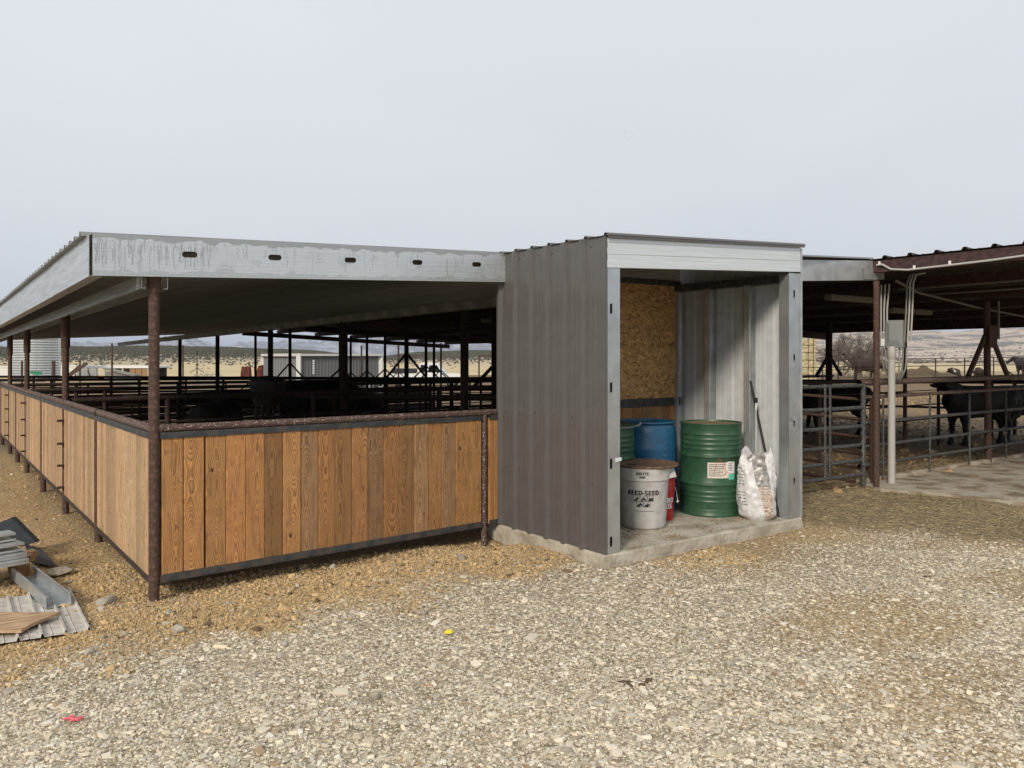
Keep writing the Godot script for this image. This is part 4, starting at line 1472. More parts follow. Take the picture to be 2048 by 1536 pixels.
	for k in 18:
		var o := Vector2(r.randf_range(-0.24, 0.26), r.randf_range(0.35, 0.78))
		var d := r.randf_range(0.0015, 0.004)
		specks.append(rect_poly(o.x, o.y, d, d * r.randf_range(0.8, 2.0)))
	obj("droppings", wrapped_flat(specks, bc, facing_cam(bc), 0.0, func(y: float) -> float: return 0.2925, 0.002), M.white, blbody).set_meta("kind", "stuff")
	# second green drum with a clamp ring
	var hc := Vector3(3.955, 0.1, -0.035)
	t = thing("steel_drum", "green steel drum with clamp ring half hidden behind the shed's left stud", "drum", hc)
	m = MB.new()
	m.lathe(at(hc), drum_profile(0.286, 0.86, rings), 56)
	obj("body", m, M.drumgreen, t)
	m = MB.new()
	m.lathe(at(hc + Vector3(0, 0.845, 0)), [Vector2(0.296, -0.008), Vector2(0.301, 0.004), Vector2(0.3, 0.016), Vector2(0.29, 0.022), Vector2(0.274, 0.014), Vector2(0.0, 0.01)], 56)
	obj("lid", m, M.drumgreen, t)
	m = MB.new()
	var loop: Array = []
	for k in 41: loop.append(hc + Vector3(0.302 * cos(TAU * k / 40.0), 0.846, 0.302 * sin(TAU * k / 40.0)))
	m.tube(loop, 0.006, 8, false)
	var fa := facing_cam(hc) + 1.35
	var fp_ := hc + Vector3(sin(fa) * 0.3, 0.85, cos(fa) * 0.3)
	m.tube([fp_, fp_ + Vector3(0.03, 0.012, 0.03), fp_ + Vector3(0.05, 0.03, 0.02)], 0.011, 8)
	obj("clamp_ring", m, M.galv_dull, t)
	# grey feed bin with print
	var cc := Vector3(3.942, 0.1, 0.499)
	var crad := func(y: float) -> float: return lerpf(0.2, 0.222, clampf(y / 0.42, 0, 1)) if y < 0.425 else 0.236
	t = thing("feed_bin", "pale grey plastic bin printed FEED-SEED under a rusty lid", "bin", cc)
	m = MB.new()
	m.lathe(at(cc), [Vector2(0, 0.012), Vector2(0.17, 0.012), Vector2(0.178, 0.0), Vector2(0.19, 0.004), Vector2(0.198, 0.02), Vector2(0.222, 0.416), Vector2(0.224, 0.42)], 64)
	var bbody := obj("body", m, M.bingrey, t)
	m = MB.new()
	m.lathe(at(cc), [Vector2(0.223, 0.421), Vector2(0.234, 0.424), Vector2(0.236, 0.43), Vector2(0.2375, 0.52), Vector2(0.24, 0.527), Vector2(0.228, 0.53)], 64)
	obj("rim_band", m, M.bingrey, t)
	var f2 := facing_cam(cc)
	for sgn in [1.0, -1.0]:
		m = MB.new()
		var dd := Vector3(sin(f2 + PI / 2 * sgn), 0, cos(f2 + PI / 2 * sgn))
		var side := Vector3(dd.z, 0, -dd.x)
		m.prism(Transform3D(Basis(dd, Vector3.UP, side), cc + dd * 0.232 - side * 0.045), PackedVector2Array([Vector2(0, 0.43), Vector2(0.058, 0.445), Vector2(0.05, 0.47), Vector2(0.03, 0.525), Vector2(0, 0.527)]), 0.09)
		obj("handle", m, M.bingrey, t)
	obj("print", wrapped("FEED-SEED", 0.056, cc, f2 + 0.02, 0.322, crad), M.ink, bbody)
	obj("print", wrapped("BRUTE", 0.036, cc, f2 - 0.02, 0.489, crad), M.ink, bbody)
	obj("print", wrapped_flat(grid_patch(-0.026, 0.452, 0.05, 0.019, 4), cc, f2 - 0.02, 0.0, crad), M.ink, bbody)
	obj("print", wrapped_flat(grid_patch(-0.02, 0.464, 0.038, 0.004, 4), cc, f2 - 0.02, 0.0, crad, 0.0028), M.bingrey, bbody)
	# row of small framed animal pictures
	var pics: Array = []
	var figs: Array = []
	var beasts := [
		[0.0, 0.0, 0.55, 0.0, 0.95, 0.75, 0.8, 0.92, 0.62, 0.82, 0.25, 0.3],
		[0.0, 0.0, 0.35, 0.0, 0.5, 0.3, 0.85, 0.12, 0.95, 0.35, 0.6, 0.78, 0.5, 0.95, 0.35, 0.72],
		[0.1, 0.0, 0.95, 0.0, 0.9, 0.55, 0.9, 0.9, 0.75, 0.72, 0.4, 0.72, 0.28, 0.92, 0.22, 0.5],
		[0.0, 0.0, 0.45, 0.0, 0.6, 0.35, 0.95, 0.2, 0.98, 0.42, 0.68, 0.82, 0.6, 1.0, 0.45, 0.75, 0.15, 0.45],
		[0.05, 0.0, 0.7, 0.0, 0.75, 0.3, 0.98, 0.4, 0.95, 0.62, 0.72, 0.68, 0.66, 0.95, 0.5, 0.6, 0.2, 0.5]]
	var places := [Vector2(-0.09, 0.25), Vector2(-0.029, 0.25), Vector2(0.032, 0.25), Vector2(-0.06, 0.2), Vector2(0.001, 0.2)]
	for k in 5:
		var o: Vector2 = places[k]
		var W := 0.058
		var H := 0.044
		pics.append(rect_poly(o.x, o.y, W, 0.0025)); pics.append(rect_poly(o.x, o.y + H, W, 0.0025))
		pics.append(rect_poly(o.x, o.y, 0.0025, H)); pics.append(rect_poly(o.x + W - 0.0025, o.y, 0.0025, H))
		var pl := PackedVector2Array()
		var b: Array = beasts[k]
		for i in range(0, b.size(), 2): pl.append(o + Vector2(b[i] * W * 0.92 + 0.002, b[i + 1] * H * 0.9 + 0.001))
		figs.append(pl)
	pics.append_array(grid_patch(-0.09, 0.162, 0.18, 0.003, 8))
	obj("print", wrapped_flat(pics, cc, f2 + 0.02, 0.0, crad), M.ink, bbody)
	obj("print", wrapped_flat(figs, cc, f2 + 0.02, 0.0, crad, 0.0018), M.ink, bbody)
	# the rusty drum lid that lies on it
	var lc := cc + Vector3(0.05, 0.531, -0.02)
	t = thing("drum_lid", "rusty round drum lid lying on the grey feed bin", "lid", lc)
	m = MB.new()
	m.lathe(at(lc), [Vector2(0.0, 0.001), Vector2(0.262, 0.001), Vector2(0.274, -0.004), Vector2(0.286, 0.0), Vector2(0.29, 0.01), Vector2(0.285, 0.02), Vector2(0.274, 0.02), Vector2(0.266, 0.011), Vector2(0.0, 0.014)], 56)
	obj("plate", m, M.lidrust, t)
	m = MB.new()
	var lp := lc + Vector3(-0.14, 0.016, -0.02)
	m.lathe(at(lp), [Vector2(0.04, 0.0), Vector2(0.04, 0.006), Vector2(0.028, 0.008), Vector2(0.0, 0.004)], 20)
	obj("bung", m, M.lidrust, t)
	# red bucket
	var rc := Vector3(4.29, 0.1, 0.352)
	t = thing("bucket", "red plastic bucket tucked behind the grey feed bin", "bucket", rc)
	m = MB.new()
	m.lathe(at(rc), [Vector2(0, 0.006), Vector2(0.125, 0.006), Vector2(0.13, 0.0), Vector2(0.133, 0.01), Vector2(0.144, 0.28), Vector2(0.152, 0.282), Vector2(0.152, 0.29), Vector2(0.146, 0.295), Vector2(0.147, 0.315), Vector2(0.153, 0.318), Vector2(0.153, 0.325), Vector2(0.148, 0.33), Vector2(0.15, 0.372), Vector2(0.153, 0.378), Vector2(0.145, 0.38), Vector2(0.14, 0.3), Vector2(0.128, 0.02), Vector2(0, 0.02)], 48)
	var rbody := obj("body", m, M.red, t)
	var rr := func(y: float) -> float: return lerpf(0.133, 0.144, clampf(y / 0.28, 0, 1))
	var f3 := facing_cam(rc) + 0.55
	obj("print", wrapped("ARBO", 0.062, rc, f3, 0.185, rr), M.white, rbody)
	obj("print", wrapped("EEIS", 0.062, rc, f3, 0.132, rr), M.white, rbody)
	m = MB.new()
	var hd := Vector3(sin(f3 + 0.75), 0, cos(f3 + 0.75))
	m.tube([rc + hd * 0.155 + Vector3(0, 0.3, 0), rc + hd * 0.17 + Vector3(0, 0.24, 0), rc + hd * 0.18 + Vector3(0, 0.17, 0)], 0.0022, 6)
	m.tube([rc + hd * 0.17 + Vector3(-0.03, 0.165, 0.02), rc + hd * 0.185 + Vector3(0.01, 0.17, -0.01)], 0.008, 8)
	obj("handle", m, M.white, t)
	build_sack()
	# tools leaning on the inner wall
	var a := onx(1503, 772, 5.235)
	var b := Vector3(5.22, 0.11, 0.985)
	var pole := obj("tool_handle", pipe(b, a + (a - b) * 0.04, 0.011, 10), M.black)
	tag(pole, "long black tool handle leaning against the shed's inner wall", "handle")
	t = thing("rod", "thin pale rod with a white grip standing behind the white sack", "rod", Vector3(5.2, 0.1, 0.72))
	var p0 := Vector3(5.2, 0.1, 0.74)
	var p1 := onx(1512, 820, 5.22)
	obj("shaft", pipe(p0, p1, 0.0045, 8), M.white, t)
	obj("grip", pipe(p1, p1 + (p1 - p0) * 0.07, 0.009, 8), M.white, t)
	obj("cap", pipe(p1 + (p1 - p0) * 0.07, p1 + (p1 - p0) * 0.12, 0.016, 10), M.black, t)

func build_sack() -> void:
	var c := Vector3(5.02, 0.1, 0.9)
	var t := thing("feed_sack", "half-empty white feed sack with a clear side panel slumped on the slab", "sack", c)
	var f := facing_cam(c) + 0.08
	var ax := Vector3(cos(f), 0, -sin(f))     # to the viewer's right
	var az := Vector3(sin(f), 0, cos(f))      # towards the viewer
	var nz := noise(3.2, 401, 3)
	var nf := noise(9.0, 402, 2)
	var body := MB.new()
	var win := MB.new()
	var cl := MB.new()
	var S := 72
	var L := 44
	var grid: Array = []
	for j in L + 1:
		var v := float(j) / L
		var y := v * 0.62
		var w := 0.158 + 0.03 * sin(v * PI * 0.9) - 0.03 * v
		if v < 0.06: w -= 0.05 * (1.0 - v / 0.06)
		var d := lerpf(0.13, 0.035, smoothstep(0.3, 1.0, v))
		if v < 0.08: d -= 0.03 * (1.0 - v / 0.08)
		var lean := -0.012 * sin(v * 2.4)
		var row: Array = []
		for i in S + 1:
			var a := TAU * i / S + lerpf(-0.28, 0.27, v)
			var ca := cos(a)
			var sa := sin(a)
			# squarish bag with soft corners
			var px := signf(ca) * pow(absf(ca), 0.75) * w
			var pz := signf(sa) * pow(absf(sa), 0.85) * d
			var wr := nz.get_noise_3d(px * 2.6, y * 1.2, pz * 2.6) * 0.02 + nf.get_noise_3d(px * 1.6 + y * 1.2, y * 1.3, pz * 1.6) * 0.01
			wr *= 0.6 + v
			# a fold runs down beside the clear panel
			var yy := y
			if v > 0.8: yy += (0.035 * sin(a * 2.0 + 0.6) + 0.02 * sin(a * 5.0)) * (v - 0.8) * 5.0
			var nn := Vector3(ca, 0, sa)
			var q := c + ax * (px + lean + nn.x * wr) + az * (pz + nn.z * wr) + Vector3(0, yy, 0)
			row.append(q)
		grid.append(row)
	for j in L:
		for i in S:
			# angle 90 degrees faces the viewer; the clear panel sits to the right of it
			var a := TAU * (i + 0.5) / S
			var v := float(j) / L
			var mid := 1.28
			var half := 0.3
			var mm := body
			if absf(a - mid) < half: mm = win if v < 0.5 else cl
			elif v > 0.93 and a > 1.5 and a < 2.0: mm = cl
			mm.quad(grid[j][i + 1], grid[j][i], grid[j + 1][i], grid[j + 1][i + 1])
	for q in [[body, "body", M.sack], [win, "clear_panel", M.sackwin], [cl, "clear_panel", M.sackclear]]:
		var st := SurfaceTool.new()
		var src: MB = q[0]
		var arr := []
		arr.resize(Mesh.ARRAY_MAX)
		arr[Mesh.ARRAY_VERTEX] = src.v
		arr[Mesh.ARRAY_INDEX] = src.ix
		st.create_from_arrays(arr)
		st.deindex(); st.set_smooth_group(0)
		st.index()
		st.generate_normals()
		obj(q[1], st.commit(), q[2], t)
	# print, laid on the left half of the face
	var pr := MB.new()
	var r := RandomNumberGenerator.new()
	r.seed = 19
	for k in 13:
		if k in [6, 7]: continue
		var j := 33 - k * 2 if k < 8 else 33 - k * 2 + 1
		var i0 := 25 + int(r.randf() * 2)
		var i1 := 34 - int(r.randf() * 3)
		var gap := 0
		for i in range(i0, i1):
			gap += 1
			if gap % 4 == 0: continue
			var hgt := 0.28 if k % 5 != 0 else 0.42
			var q0: Vector3 = grid[j][i]
			var q1: Vector3 = grid[j][i + 1]
			var u0: Vector3 = q0.lerp(grid[j + 1][i], hgt)
			var u1: Vector3 = q1.lerp(grid[j + 1][i + 1], hgt)
			var o := (q0 - q1).cross(u0 - q1)
			o = az * 0.004
			pr.quad(q1 + o, q0 + o, u0 + o, u1 + o)
	obj("print", pr, M.ink, t)


# ---------- the older barn ----------
func barn_y(x: float, z: float) -> float:
	return 2.75 - 0.049 * (x - 8.1) + 0.004 * minf(z, 0.0)
func braced_post(t: Node3D, p: Vector3, top: float, r: float, foot: float, spread_: float, along: Vector3, high: float) -> void:
	obj("post", pipe(Vector3(p.x, -0.2 + lie(p.x, p.z), p.z), Vector3(p.x, top, p.z), r, 10), M.darkrust, t)
	for s in [-1.0, 1.0]:
		obj("brace", pipe(Vector3(p.x, foot, p.z) + along * spread_ * s, Vector3(p.x, high, p.z), r * 0.55, 8), M.darkrust, t)

func build_barn() -> void:
	var t := thing("cattle_barn", "old open cattle barn with dark ribbed roof and maroon steel beam", "barn", Vector3(12.5, -0.1, -10))
	var sec: Array = []
	for k in 3:
		var o := k * 0.305
		sec.append_array([Vector2(o, 0), Vector2(o + 0.02, 0.032), Vector2(o + 0.05, 0.032), Vector2(o + 0.07, 0), Vector2(o + 0.18, 0), Vector2(o + 0.187, 0.005), Vector2(o + 0.195, 0)])
	sec.append(Vector2(0.915, 0))
	for k in 30:
		var z0 := 2.9 - k * 0.915
		var m := MB.new()
		var x := Transform3D(Basis(Vector3(0, -0.004 if z0 < 0.0 else 0.0, -1), Vector3.UP, Vector3(1, -0.049, 0)), Vector3(8.03, barn_y(8.03, z0) + 0.012 + (0.002 if k % 2 else 0.0), z0))
		m.sheet(x, sec, 9.1, -0.001)
		obj("roof_sheet", m, M.barnroof, t)
	# ridge-side beam, purlins, far eave beam
	for q in [[8.1, 0.14, 0.09], [17.0, 0.12, 0.1]]:
		for zz in [[2.9, -3.0], [-3.02, -9.0], [-9.02, -15.0], [-15.02, -24.4]]:
			var m := MB.new()
			m.bar(Vector3(q[0], barn_y(q[0], zz[0]) - q[1] * 0.5, zz[0]), Vector3(q[0], barn_y(q[0], zz[1]) - q[1] * 0.5, zz[1]), q[2], q[1])
			obj("beam", m, M.maroon, t)
	for x in [9.6, 11.1, 12.6, 14.1, 15.6]:
		var m := MB.new()
		m.bar(Vector3(x, barn_y(x, 2.9) - 0.075, 2.9), Vector3(x, barn_y(x, -24.4) - 0.075, -24.4), 0.06, 0.13)
		obj("purlin", m, M.maroon, t)
	for z in [-6.0, -12.0, -18.0, -24.0]:
		var m := MB.new()
		m.bar(Vector3(8.15, barn_y(8.15, z) - 0.22, z), Vector3(16.95, barn_y(16.95, z) - 0.22, z), 0.09, 0.16)
		obj("rafter", m, M.maroon, t)
	# front posts
	obj("post", pipe(Vector3(8.02, -0.1, 0.33), Vector3(8.02, 2.5, 0.33), 0.036, 14), M.rust, t)
	var pq := onz(1810, HOR, -1.55)
	obj("post", pipe(Vector3(pq.x, -0.1, pq.z), Vector3(pq.x, 2.5, pq.z), 0.032, 12), M.rust, t)
	var p := Vector3(11.52, 0, 0.06)
	obj("post", pipe(Vector3(p.x, -0.1, p.z), Vector3(p.x - 0.05, 2.4, p.z), 0.047, 14), M.rust, t)
	for s in [-1.0, 1.0]:
		obj("brace", pipe(Vector3(p.x + s * 0.62, 1.31, p.z), Vector3(p.x, 2.0, p.z), 0.036, 10), M.rust, t)
	var pl := MB.new()
	pl.slab(Vector3(p.x - 0.13, 1.72, p.z + 0.06), Vector3(p.x + 0.12, 2.05, p.z + 0.075))
	obj("gusset", pl, M.rust, t)
	obj("conduit", pipe(Vector3(p.x + 0.22, 1.85, p.z + 0.05), Vector3(p.x + 0.22, 2.42, p.z + 0.05), 0.018, 8), M.conduit_dull, t)
	# inner and far rows, with A-braces standing on the pen rails
	for q in [[990.0, 8.2, 0.07], [813.0, 8.2, 0.055], [681.0, 8.2, 0.05], [580.0, 8.2, 0.05], [511.0, 8.2, 0.045], [441.0, 12.4, 0.045], [645.0, 12.4, 0.045], [734.0, 12.4, 0.05], [770.0, 12.4, 0.05], [852.0, 12.4, 0.05], [868.0, 12.4, 0.045], [607.0, 12.4, 0.045], [620.0, 12.4, 0.045], [571.0, 12.4, 0.045], [502.0, 12.4, 0.04], [394.0, 17.0, 0.045], [723.0, 17.0, 0.045], [797.0, 17.0, 0.045], [882.0, 17.0, 0.045], [1658.0, 14.6, 0.07], [985.0, 17.0, 0.05]]:
		var w := onx(q[0], HOR, q[1])
		if w.z < -24.2 and q[1] < 16.0: w.z = -24.0
		var big: bool = q[0] in [813.0, 580.0]
		braced_post(t, w, barn_y(q[1], w.z) - 0.05, q[2], 1.18 + lie(w.x, w.z), 0.75 if big else 0.55, FE, (1.95 if big else 1.62) + lie(w.x, w.z))
	# tube lights under the roof
	for q in [[9.3, -0.75, 1.2], [11.3, -1.0, 1.2], [9.2, -9.0, 1.2], [9.2, -5.0, 1.2], [12.5, -7.0, 1.2], [12.5, -13.0, 1.2]]:
		var m := MB.new()
		m.slab(Vector3(q[0] - q[2] * 0.5, barn_y(q[0], q[1]) - 0.33, q[1] - 0.06), Vector3(q[0] + q[2] * 0.5, barn_y(q[0], q[1]) - 0.25, q[1] + 0.06), 0.01)
		obj("tube_light", m, M.tube_light, t)
	# conduits strapped along the beam and under the purlins
	var run: Array = [Vector3(8.03, 2.69, 0.33), Vector3(8.03, 2.69, 0.4), Vector3(8.04, 2.625, 0.5), Vector3(8.04, 2.6, 0.7), Vector3(8.04, 2.61, 1.1), Vector3(8.04, 2.625, 1.6), Vector3(8.04, 2.655, 2.2), Vector3(8.04, 2.66, 2.85)]
	var cm := MB.new()
	cm.tube(run, 0.013, 8)
	obj("conduit", cm, M.conduit, t)
	for k in 3:
		cm = MB.new()
		cm.tube([Vector3(8.62 + k * 0.02, 2.55, 0.22), Vector3(9.4, 2.47 - k * 0.02, 0.05 + k * 0.04), Vector3(11.4, 2.33 - k * 0.01, -0.1 + k * 0.05), Vector3(13.5, 2.24, -0.2)], 0.014, 6)
		obj("conduit", cm, M.conduit_dull, t)
	for x in [9.68, 10.5]:
		cm = MB.new()
		cm.tube([Vector3(x, 2.56 - 0.04 * (x - 8.6), -0.3), Vector3(x, 2.57 - 0.04 * (x - 8.6), 1.5), Vector3(x, 2.57 - 0.04 * (x - 8.6), 2.8)], 0.014, 6)
		obj("conduit", cm, M.conduit_dull, t)
	for q in [[0.78, 2.615], [1.18, 2.63], [2.1, 2.665], [0.36, 2.7]]:
		cm = MB.new()
		cm.slab(Vector3(8.025, q[1] - 0.015, q[0] - 0.012), Vector3(8.05, q[1] + 0.03, q[0] + 0.012), 0.004)
		obj("strap", cm, M.white, t)

	# the galvanised filler between shed and barn
	var g := thing("roof_fascia", "short galvanised fascia between the feed shed and the maroon beam", "fascia", Vector3(6.8, 2.45, 0.15))
	var m := MB.new()
	var x0 := 5.45
	var xa := Transform3D(Basis(Vector3(0, 1, 0), Vector3(0, 0, -1), Vector3(1, 0.054, 0.09)), Vector3(x0, 2.375, 0.03))
	m.sheet(xa, [Vector2(0, 0.09), Vector2(0, 0), Vector2(0.235, 0), Vector2(0.235, 0.08)], 2.68, 0.002)
	obj("channel", m, M.galv, g)
	m = MB.new()
	m.sheet(Transform3D(Basis(Vector3(0, 1, 0), Vector3(0, 0, -1), Vector3(1, 0.054, 0.05)), Vector3(7.86, 2.515, 0.262)), [Vector2(0, 0.07), Vector2(0, 0), Vector2(0.135, 0), Vector2(0.135, 0.07)], 0.42, 0.002)
	obj("end_sleeve", m, M.galv, g)

	build_pedestal()

	# concrete alley floor with its curb
	var pad := MB.new()
	pad.prism(Transform3D(Basis(Vector3(1, 0, 0), Vector3(0, 0, -1), Vector3.UP), Vector3(0, -0.08, 0)), PackedVector2Array([Vector2(7.95, -0.42), Vector2(8.15, -0.95), Vector2(8.35, -1.9), Vector2(8.4, -3.2), Vector2(16.9, -3.2), Vector2(16.9, -0.1), Vector2(8.05, -0.1)]), 0.115)
	structure("alley_floor", pad, M.concrete_dirty)
	var cb := MB.new()
	cb.slab(Vector3(8.12, -0.1, 0.0), Vector3(16.9, 0.075, 0.1), 0.012)
	structure("alley_curb", cb, M.concrete_dirty)

func build_pedestal() -> void:
	var b := Vector3(8.428, 0.03, 0.292)
	var t := thing("electrical_box", "grey electrical cabinet on a pale upright conduit beside the pipe gate", "electrical box", b)
	obj("pole", pipe(b, Vector3(b.x, 1.72, b.z), 0.043, 16), M.conduit, t)
	var sock := MB.new()
	sock.lathe(at(Vector3(b.x, 1.56, b.z)), [Vector2(0.043, 0), Vector2(0.05, 0.01), Vector2(0.05, 0.14), Vector2(0.043, 0.15)], 16)
	obj("coupling", sock, M.conduit, t)
	var f := facing_cam(b) - 0.25
	var x := Transform3D(Basis(Vector3.UP, f), b + Vector3(0.05, 1.84, 0.02))
	var m := MB.new()
	m.box(x, Vector3(0.2, 0.34, 0.12), 0.008)
	var cab := obj("cabinet", m, M.boxgrey, t)
	m = MB.new()
	var z := 0.061
	var o := [Vector3(-0.085, -0.15, z), Vector3(0.085, -0.15, z), Vector3(0.085, 0.15, z), Vector3(-0.085, 0.15, z)]
	var i := [Vector3(-0.05, -0.08, z + 0.022), Vector3(0.06, -0.08, z + 0.022), Vector3(0.06, 0.12, z + 0.022), Vector3(-0.05, 0.12, z + 0.022)]
	for k in 4: m.quad(x * o[k], x * o[(k + 1) % 4], x * i[(k + 1) % 4], x * i[k])
	m.quad(x * i[0], x * i[1], x * i[2], x * i[3])
	obj("cover", m, M.boxgrey, cab)
	m = MB.new()
	m.box(x * at(Vector3(-0.135, -0.1, 0.0)), Vector3(0.075, 0.115, 0.07), 0.005)
	var ob := obj("outlet_box", m, M.boxgrey, t)
	m = MB.new()
	m.box(x * at(Vector3(-0.135, -0.1, 0.037)), Vector3(0.045, 0.09, 0.004), 0.001)
	obj("outlet_plate", m, M.white, ob)
	# upright conduits to left and right, bending off under the roof
	for k in 3:
		var px := -0.17 + k * 0.035
		m = MB.new()
		m.tube([x * Vector3(px, -0.05, -0.02), x * Vector3(px, 0.3, -0.02), x * Vector3(px + 0.012 * k, 0.62, -0.03)], 0.011, 8)
		obj("conduit", m, M.conduit, t)
		m = MB.new()
		var qx := 0.12 + k * 0.035
		m.tube([x * Vector3(qx - 0.02, -0.1, -0.02), x * Vector3(qx, 0.3, -0.02), x * Vector3(qx + 0.01, 0.62, -0.02), x * Vector3(qx + 0.04, 0.72, -0.03), x * Vector3(qx + 0.14, 0.74, -0.06)], 0.011, 8)
		obj("conduit", m, M.conduit_dull if k < 1 else M.conduit, t)
	# flexible whips that loop below the cabinet back to the pole
	for k in 6:
		var sx := [-0.15, -0.11, -0.05, 0.05, 0.09, 0.13][k] as float
		m = MB.new()
		m.tube([x * Vector3(sx, -0.17, 0.0), x * Vector3(sx, -0.3, 0.01), x * Vector3(sx * 0.9, -0.42, 0.0), x * Vector3(sx * 0.55, -0.52, -0.03), x * Vector3(sx * 0.25, -0.56, -0.06)], 0.011, 8)
		obj("flexible_conduit", m, M.boxgrey if k % 2 else M.conduit_dull, t)


# ---------- rails and gates ----------
func rails(called: String, label: String, category: String, group: String, a: Vector3, b: Vector3, hs: Array, rads: Array, posts: Array, post_r: float, m: Material, post_top := -1.0) -> Node3D:
	var t := thing(called, label, category, Vector3((a.x + b.x) * 0.5, lie((a.x + b.x) * 0.5, (a.z + b.z) * 0.5), (a.z + b.z) * 0.5), group)
	a.y += lie(a.x, a.z)
	b.y += lie(b.x, b.z)
	for k in hs.size():
		obj("rail", pipe(a + Vector3(0, hs[k], 0), b + Vector3(0, hs[k], 0), rads[k], 8), m, t)
	for f in posts:
		var p := a.lerp(b, f)
		obj("post", pipe(Vector3(p.x, lie(p.x, p.z) - 0.1, p.z), p + Vector3(0, hs[0] if post_top < 0.0 else post_top, 0), post_r, 8), m, t)
	return t

func build_rails() -> void:
	# grey pipe gate beside the shed
	var gl := Vector3(5.75, 0, 0.06)
	var gr := Vector3(7.94, 0, 0.21)
	var t := thing("pipe_gate", "closed grey pipe gate with six bars between the shed and the barn post", "gate", Vector3(6.9, 0, 0.14))
	var hs := [1.245, 0.98, 0.757, 0.532, 0.346, 0.178]
	for h in hs: obj("bar", pipe(gl + Vector3(0, h, 0), gr + Vector3(0, h, 0), 0.024, 10), M.graypipe, t)
	obj("stile", pipe(gr + Vector3(0, 0.05, 0), gr + Vector3(0, 1.27, 0), 0.03, 12), M.graypipe, t)
	obj("stile", pipe(gl + Vector3(0, 0.1, 0), gl + Vector3(0, 1.27, 0), 0.03, 12), M.graypipe, t)
	for uu in [1644.0, 1653.0]:
		var p := gl.lerp(gr, (onz(uu, HOR, 0.14).x - gl.x) / (gr.x - gl.x))
		obj("brace", pipe(p + Vector3(0, 0.17, 0.02), p + Vector3(0, 1.24, 0.02), 0.016, 8), M.graypipe, t)
	var ch := MB.new()
	for k in 22:
		var c := gr + Vector3(-0.09 + 0.01 * sin(k * 1.3), 0.75 - k * 0.021, 0.05)
		ch.lathe(Transform3D(Basis(Vector3.UP, (PI / 2) * (k % 2)) * Basis(Vector3.RIGHT, PI / 2), c), [Vector2(0.006, -0.003), Vector2(0.012, -0.003), Vector2(0.012, 0.003), Vector2(0.006, 0.003)], 8)
	obj("chain", ch, M.galv_dull, t)
	# rusty gate that stands behind it
	var ra := away(1600, HOR, 10.9)
	var rb := away(1744, HOR, 10.05)
	ra.y = 0; rb.y = 0
	t = thing("pipe_gate", "rusty red-brown pipe gate standing half open behind the grey gate", "gate", rb.lerp(ra, 0.5))
	for h in [1.05, 0.8, 0.58, 0.37, 0.19, 0.0]: obj("bar", pipe(ra + Vector3(0, h + 0.03, 0), rb + Vector3(0, h, 0), 0.021, 8), M.rust, t)
	obj("stile", pipe(rb + Vector3(0, -0.03, 0), rb + Vector3(0, 1.08, 0), 0.032, 10), M.rust, t)
	# rail fence across the barn alley
	t = thing("rail_fence", "steel rail fence standing on the alley curb in front of the black cow", "fence", Vector3(12, 0.07, 0.05))
	for q in [[1.27, 0.038], [1.09, 0.024], [0.775, 0.022], [0.485, 0.022], [0.255, 0.022]]:
		obj("rail", pipe(Vector3(8.05, q[0], 0.09), Vector3(16.9, q[0] + 0.02, 0.09), q[1], 10), M.rail if q[0] > 1.0 else M.graypipe, t)
	for x in [8.55, 9.71, 10.82, 11.97, 13.1, 14.2]:
		obj("stay", pipe(Vector3(x, 0.06, 0.115), Vector3(x, 1.09, 0.115), 0.014, 8), M.graypipe, t)
	# pens beyond, one fence behind the other
	t = rails("rail_fence", "thin-wired pen fence of small rails just behind the rusty gate", "fence", "", Vector3(6.2, 0, -1.6), Vector3(16.5, 0, -1.6), [1.2, 1.0, 0.75, 0.5], [0.03, 0.008, 0.012, 0.012], [0.0, 0.2, 0.35, 0.5, 0.7, 0.9], 0.03, M.darkrust)
	rails("rail_fence", "rail fence along the barn's open far side by the corral", "fence", "", Vector3(16.8, 0, 2.5), Vector3(16.8, 0, -24), [1.17, 0.9, 0.6], [0.045, 0.025, 0.025], [0.05, 0.16, 0.27, 0.38, 0.49, 0.6, 0.71, 0.82, 0.93], 0.04, M.darkrust)
	var zs := [-4.09, -8.09, -11.01, -14.6, -18.2, -22.0]
	var lab := ["first rusty pipe pen fence behind the front board fence", "second pipe pen fence behind the front board fence", "third pipe pen fence behind the front board fence", "fourth pipe pen fence behind the front board fence", "fifth pipe pen fence behind the front board fence", "sixth and farthest pipe pen fence behind the front board fence"]
	for k in zs.size():
		var z: float = zs[k]
		rails("pen_fence", lab[k], "fence", "pipe pen fences under the lean-to", Vector3(0.05, 0.06, z), Vector3(16.6, 0.0, z - 1.6), [1.14, 0.86, 0.6, 0.36], [0.029, 0.016, 0.016, 0.016], [0.06, 0.17, 0.29, 0.43, 0.58, 0.72, 0.86], 0.031, M.darkrust)
	rails("pen_fence", "pipe pen fence running back along the mid posts", "fence", "pipe pen fences under the lean-to", Vector3(4.1, 0, -1.2), Vector3(4.1, 0, -23.5), [1.16, 0.9, 0.62, 0.36], [0.029, 0.016, 0.016, 0.016], [0.1, 0.24, 0.38, 0.52, 0.66, 0.8, 0.94], 0.03, M.darkrust)
	rails("pen_fence", "pipe pen fence running back along the ridge posts", "fence", "pipe pen fences under the lean-to", Vector3(8.25, 0, -0.9), Vector3(8.25, 0, -24), [1.22, 0.95, 0.66, 0.4], [0.029, 0.016, 0.016, 0.016], [0.1, 0.24, 0.38, 0.52, 0.66, 0.8, 0.94], 0.03, M.darkrust)
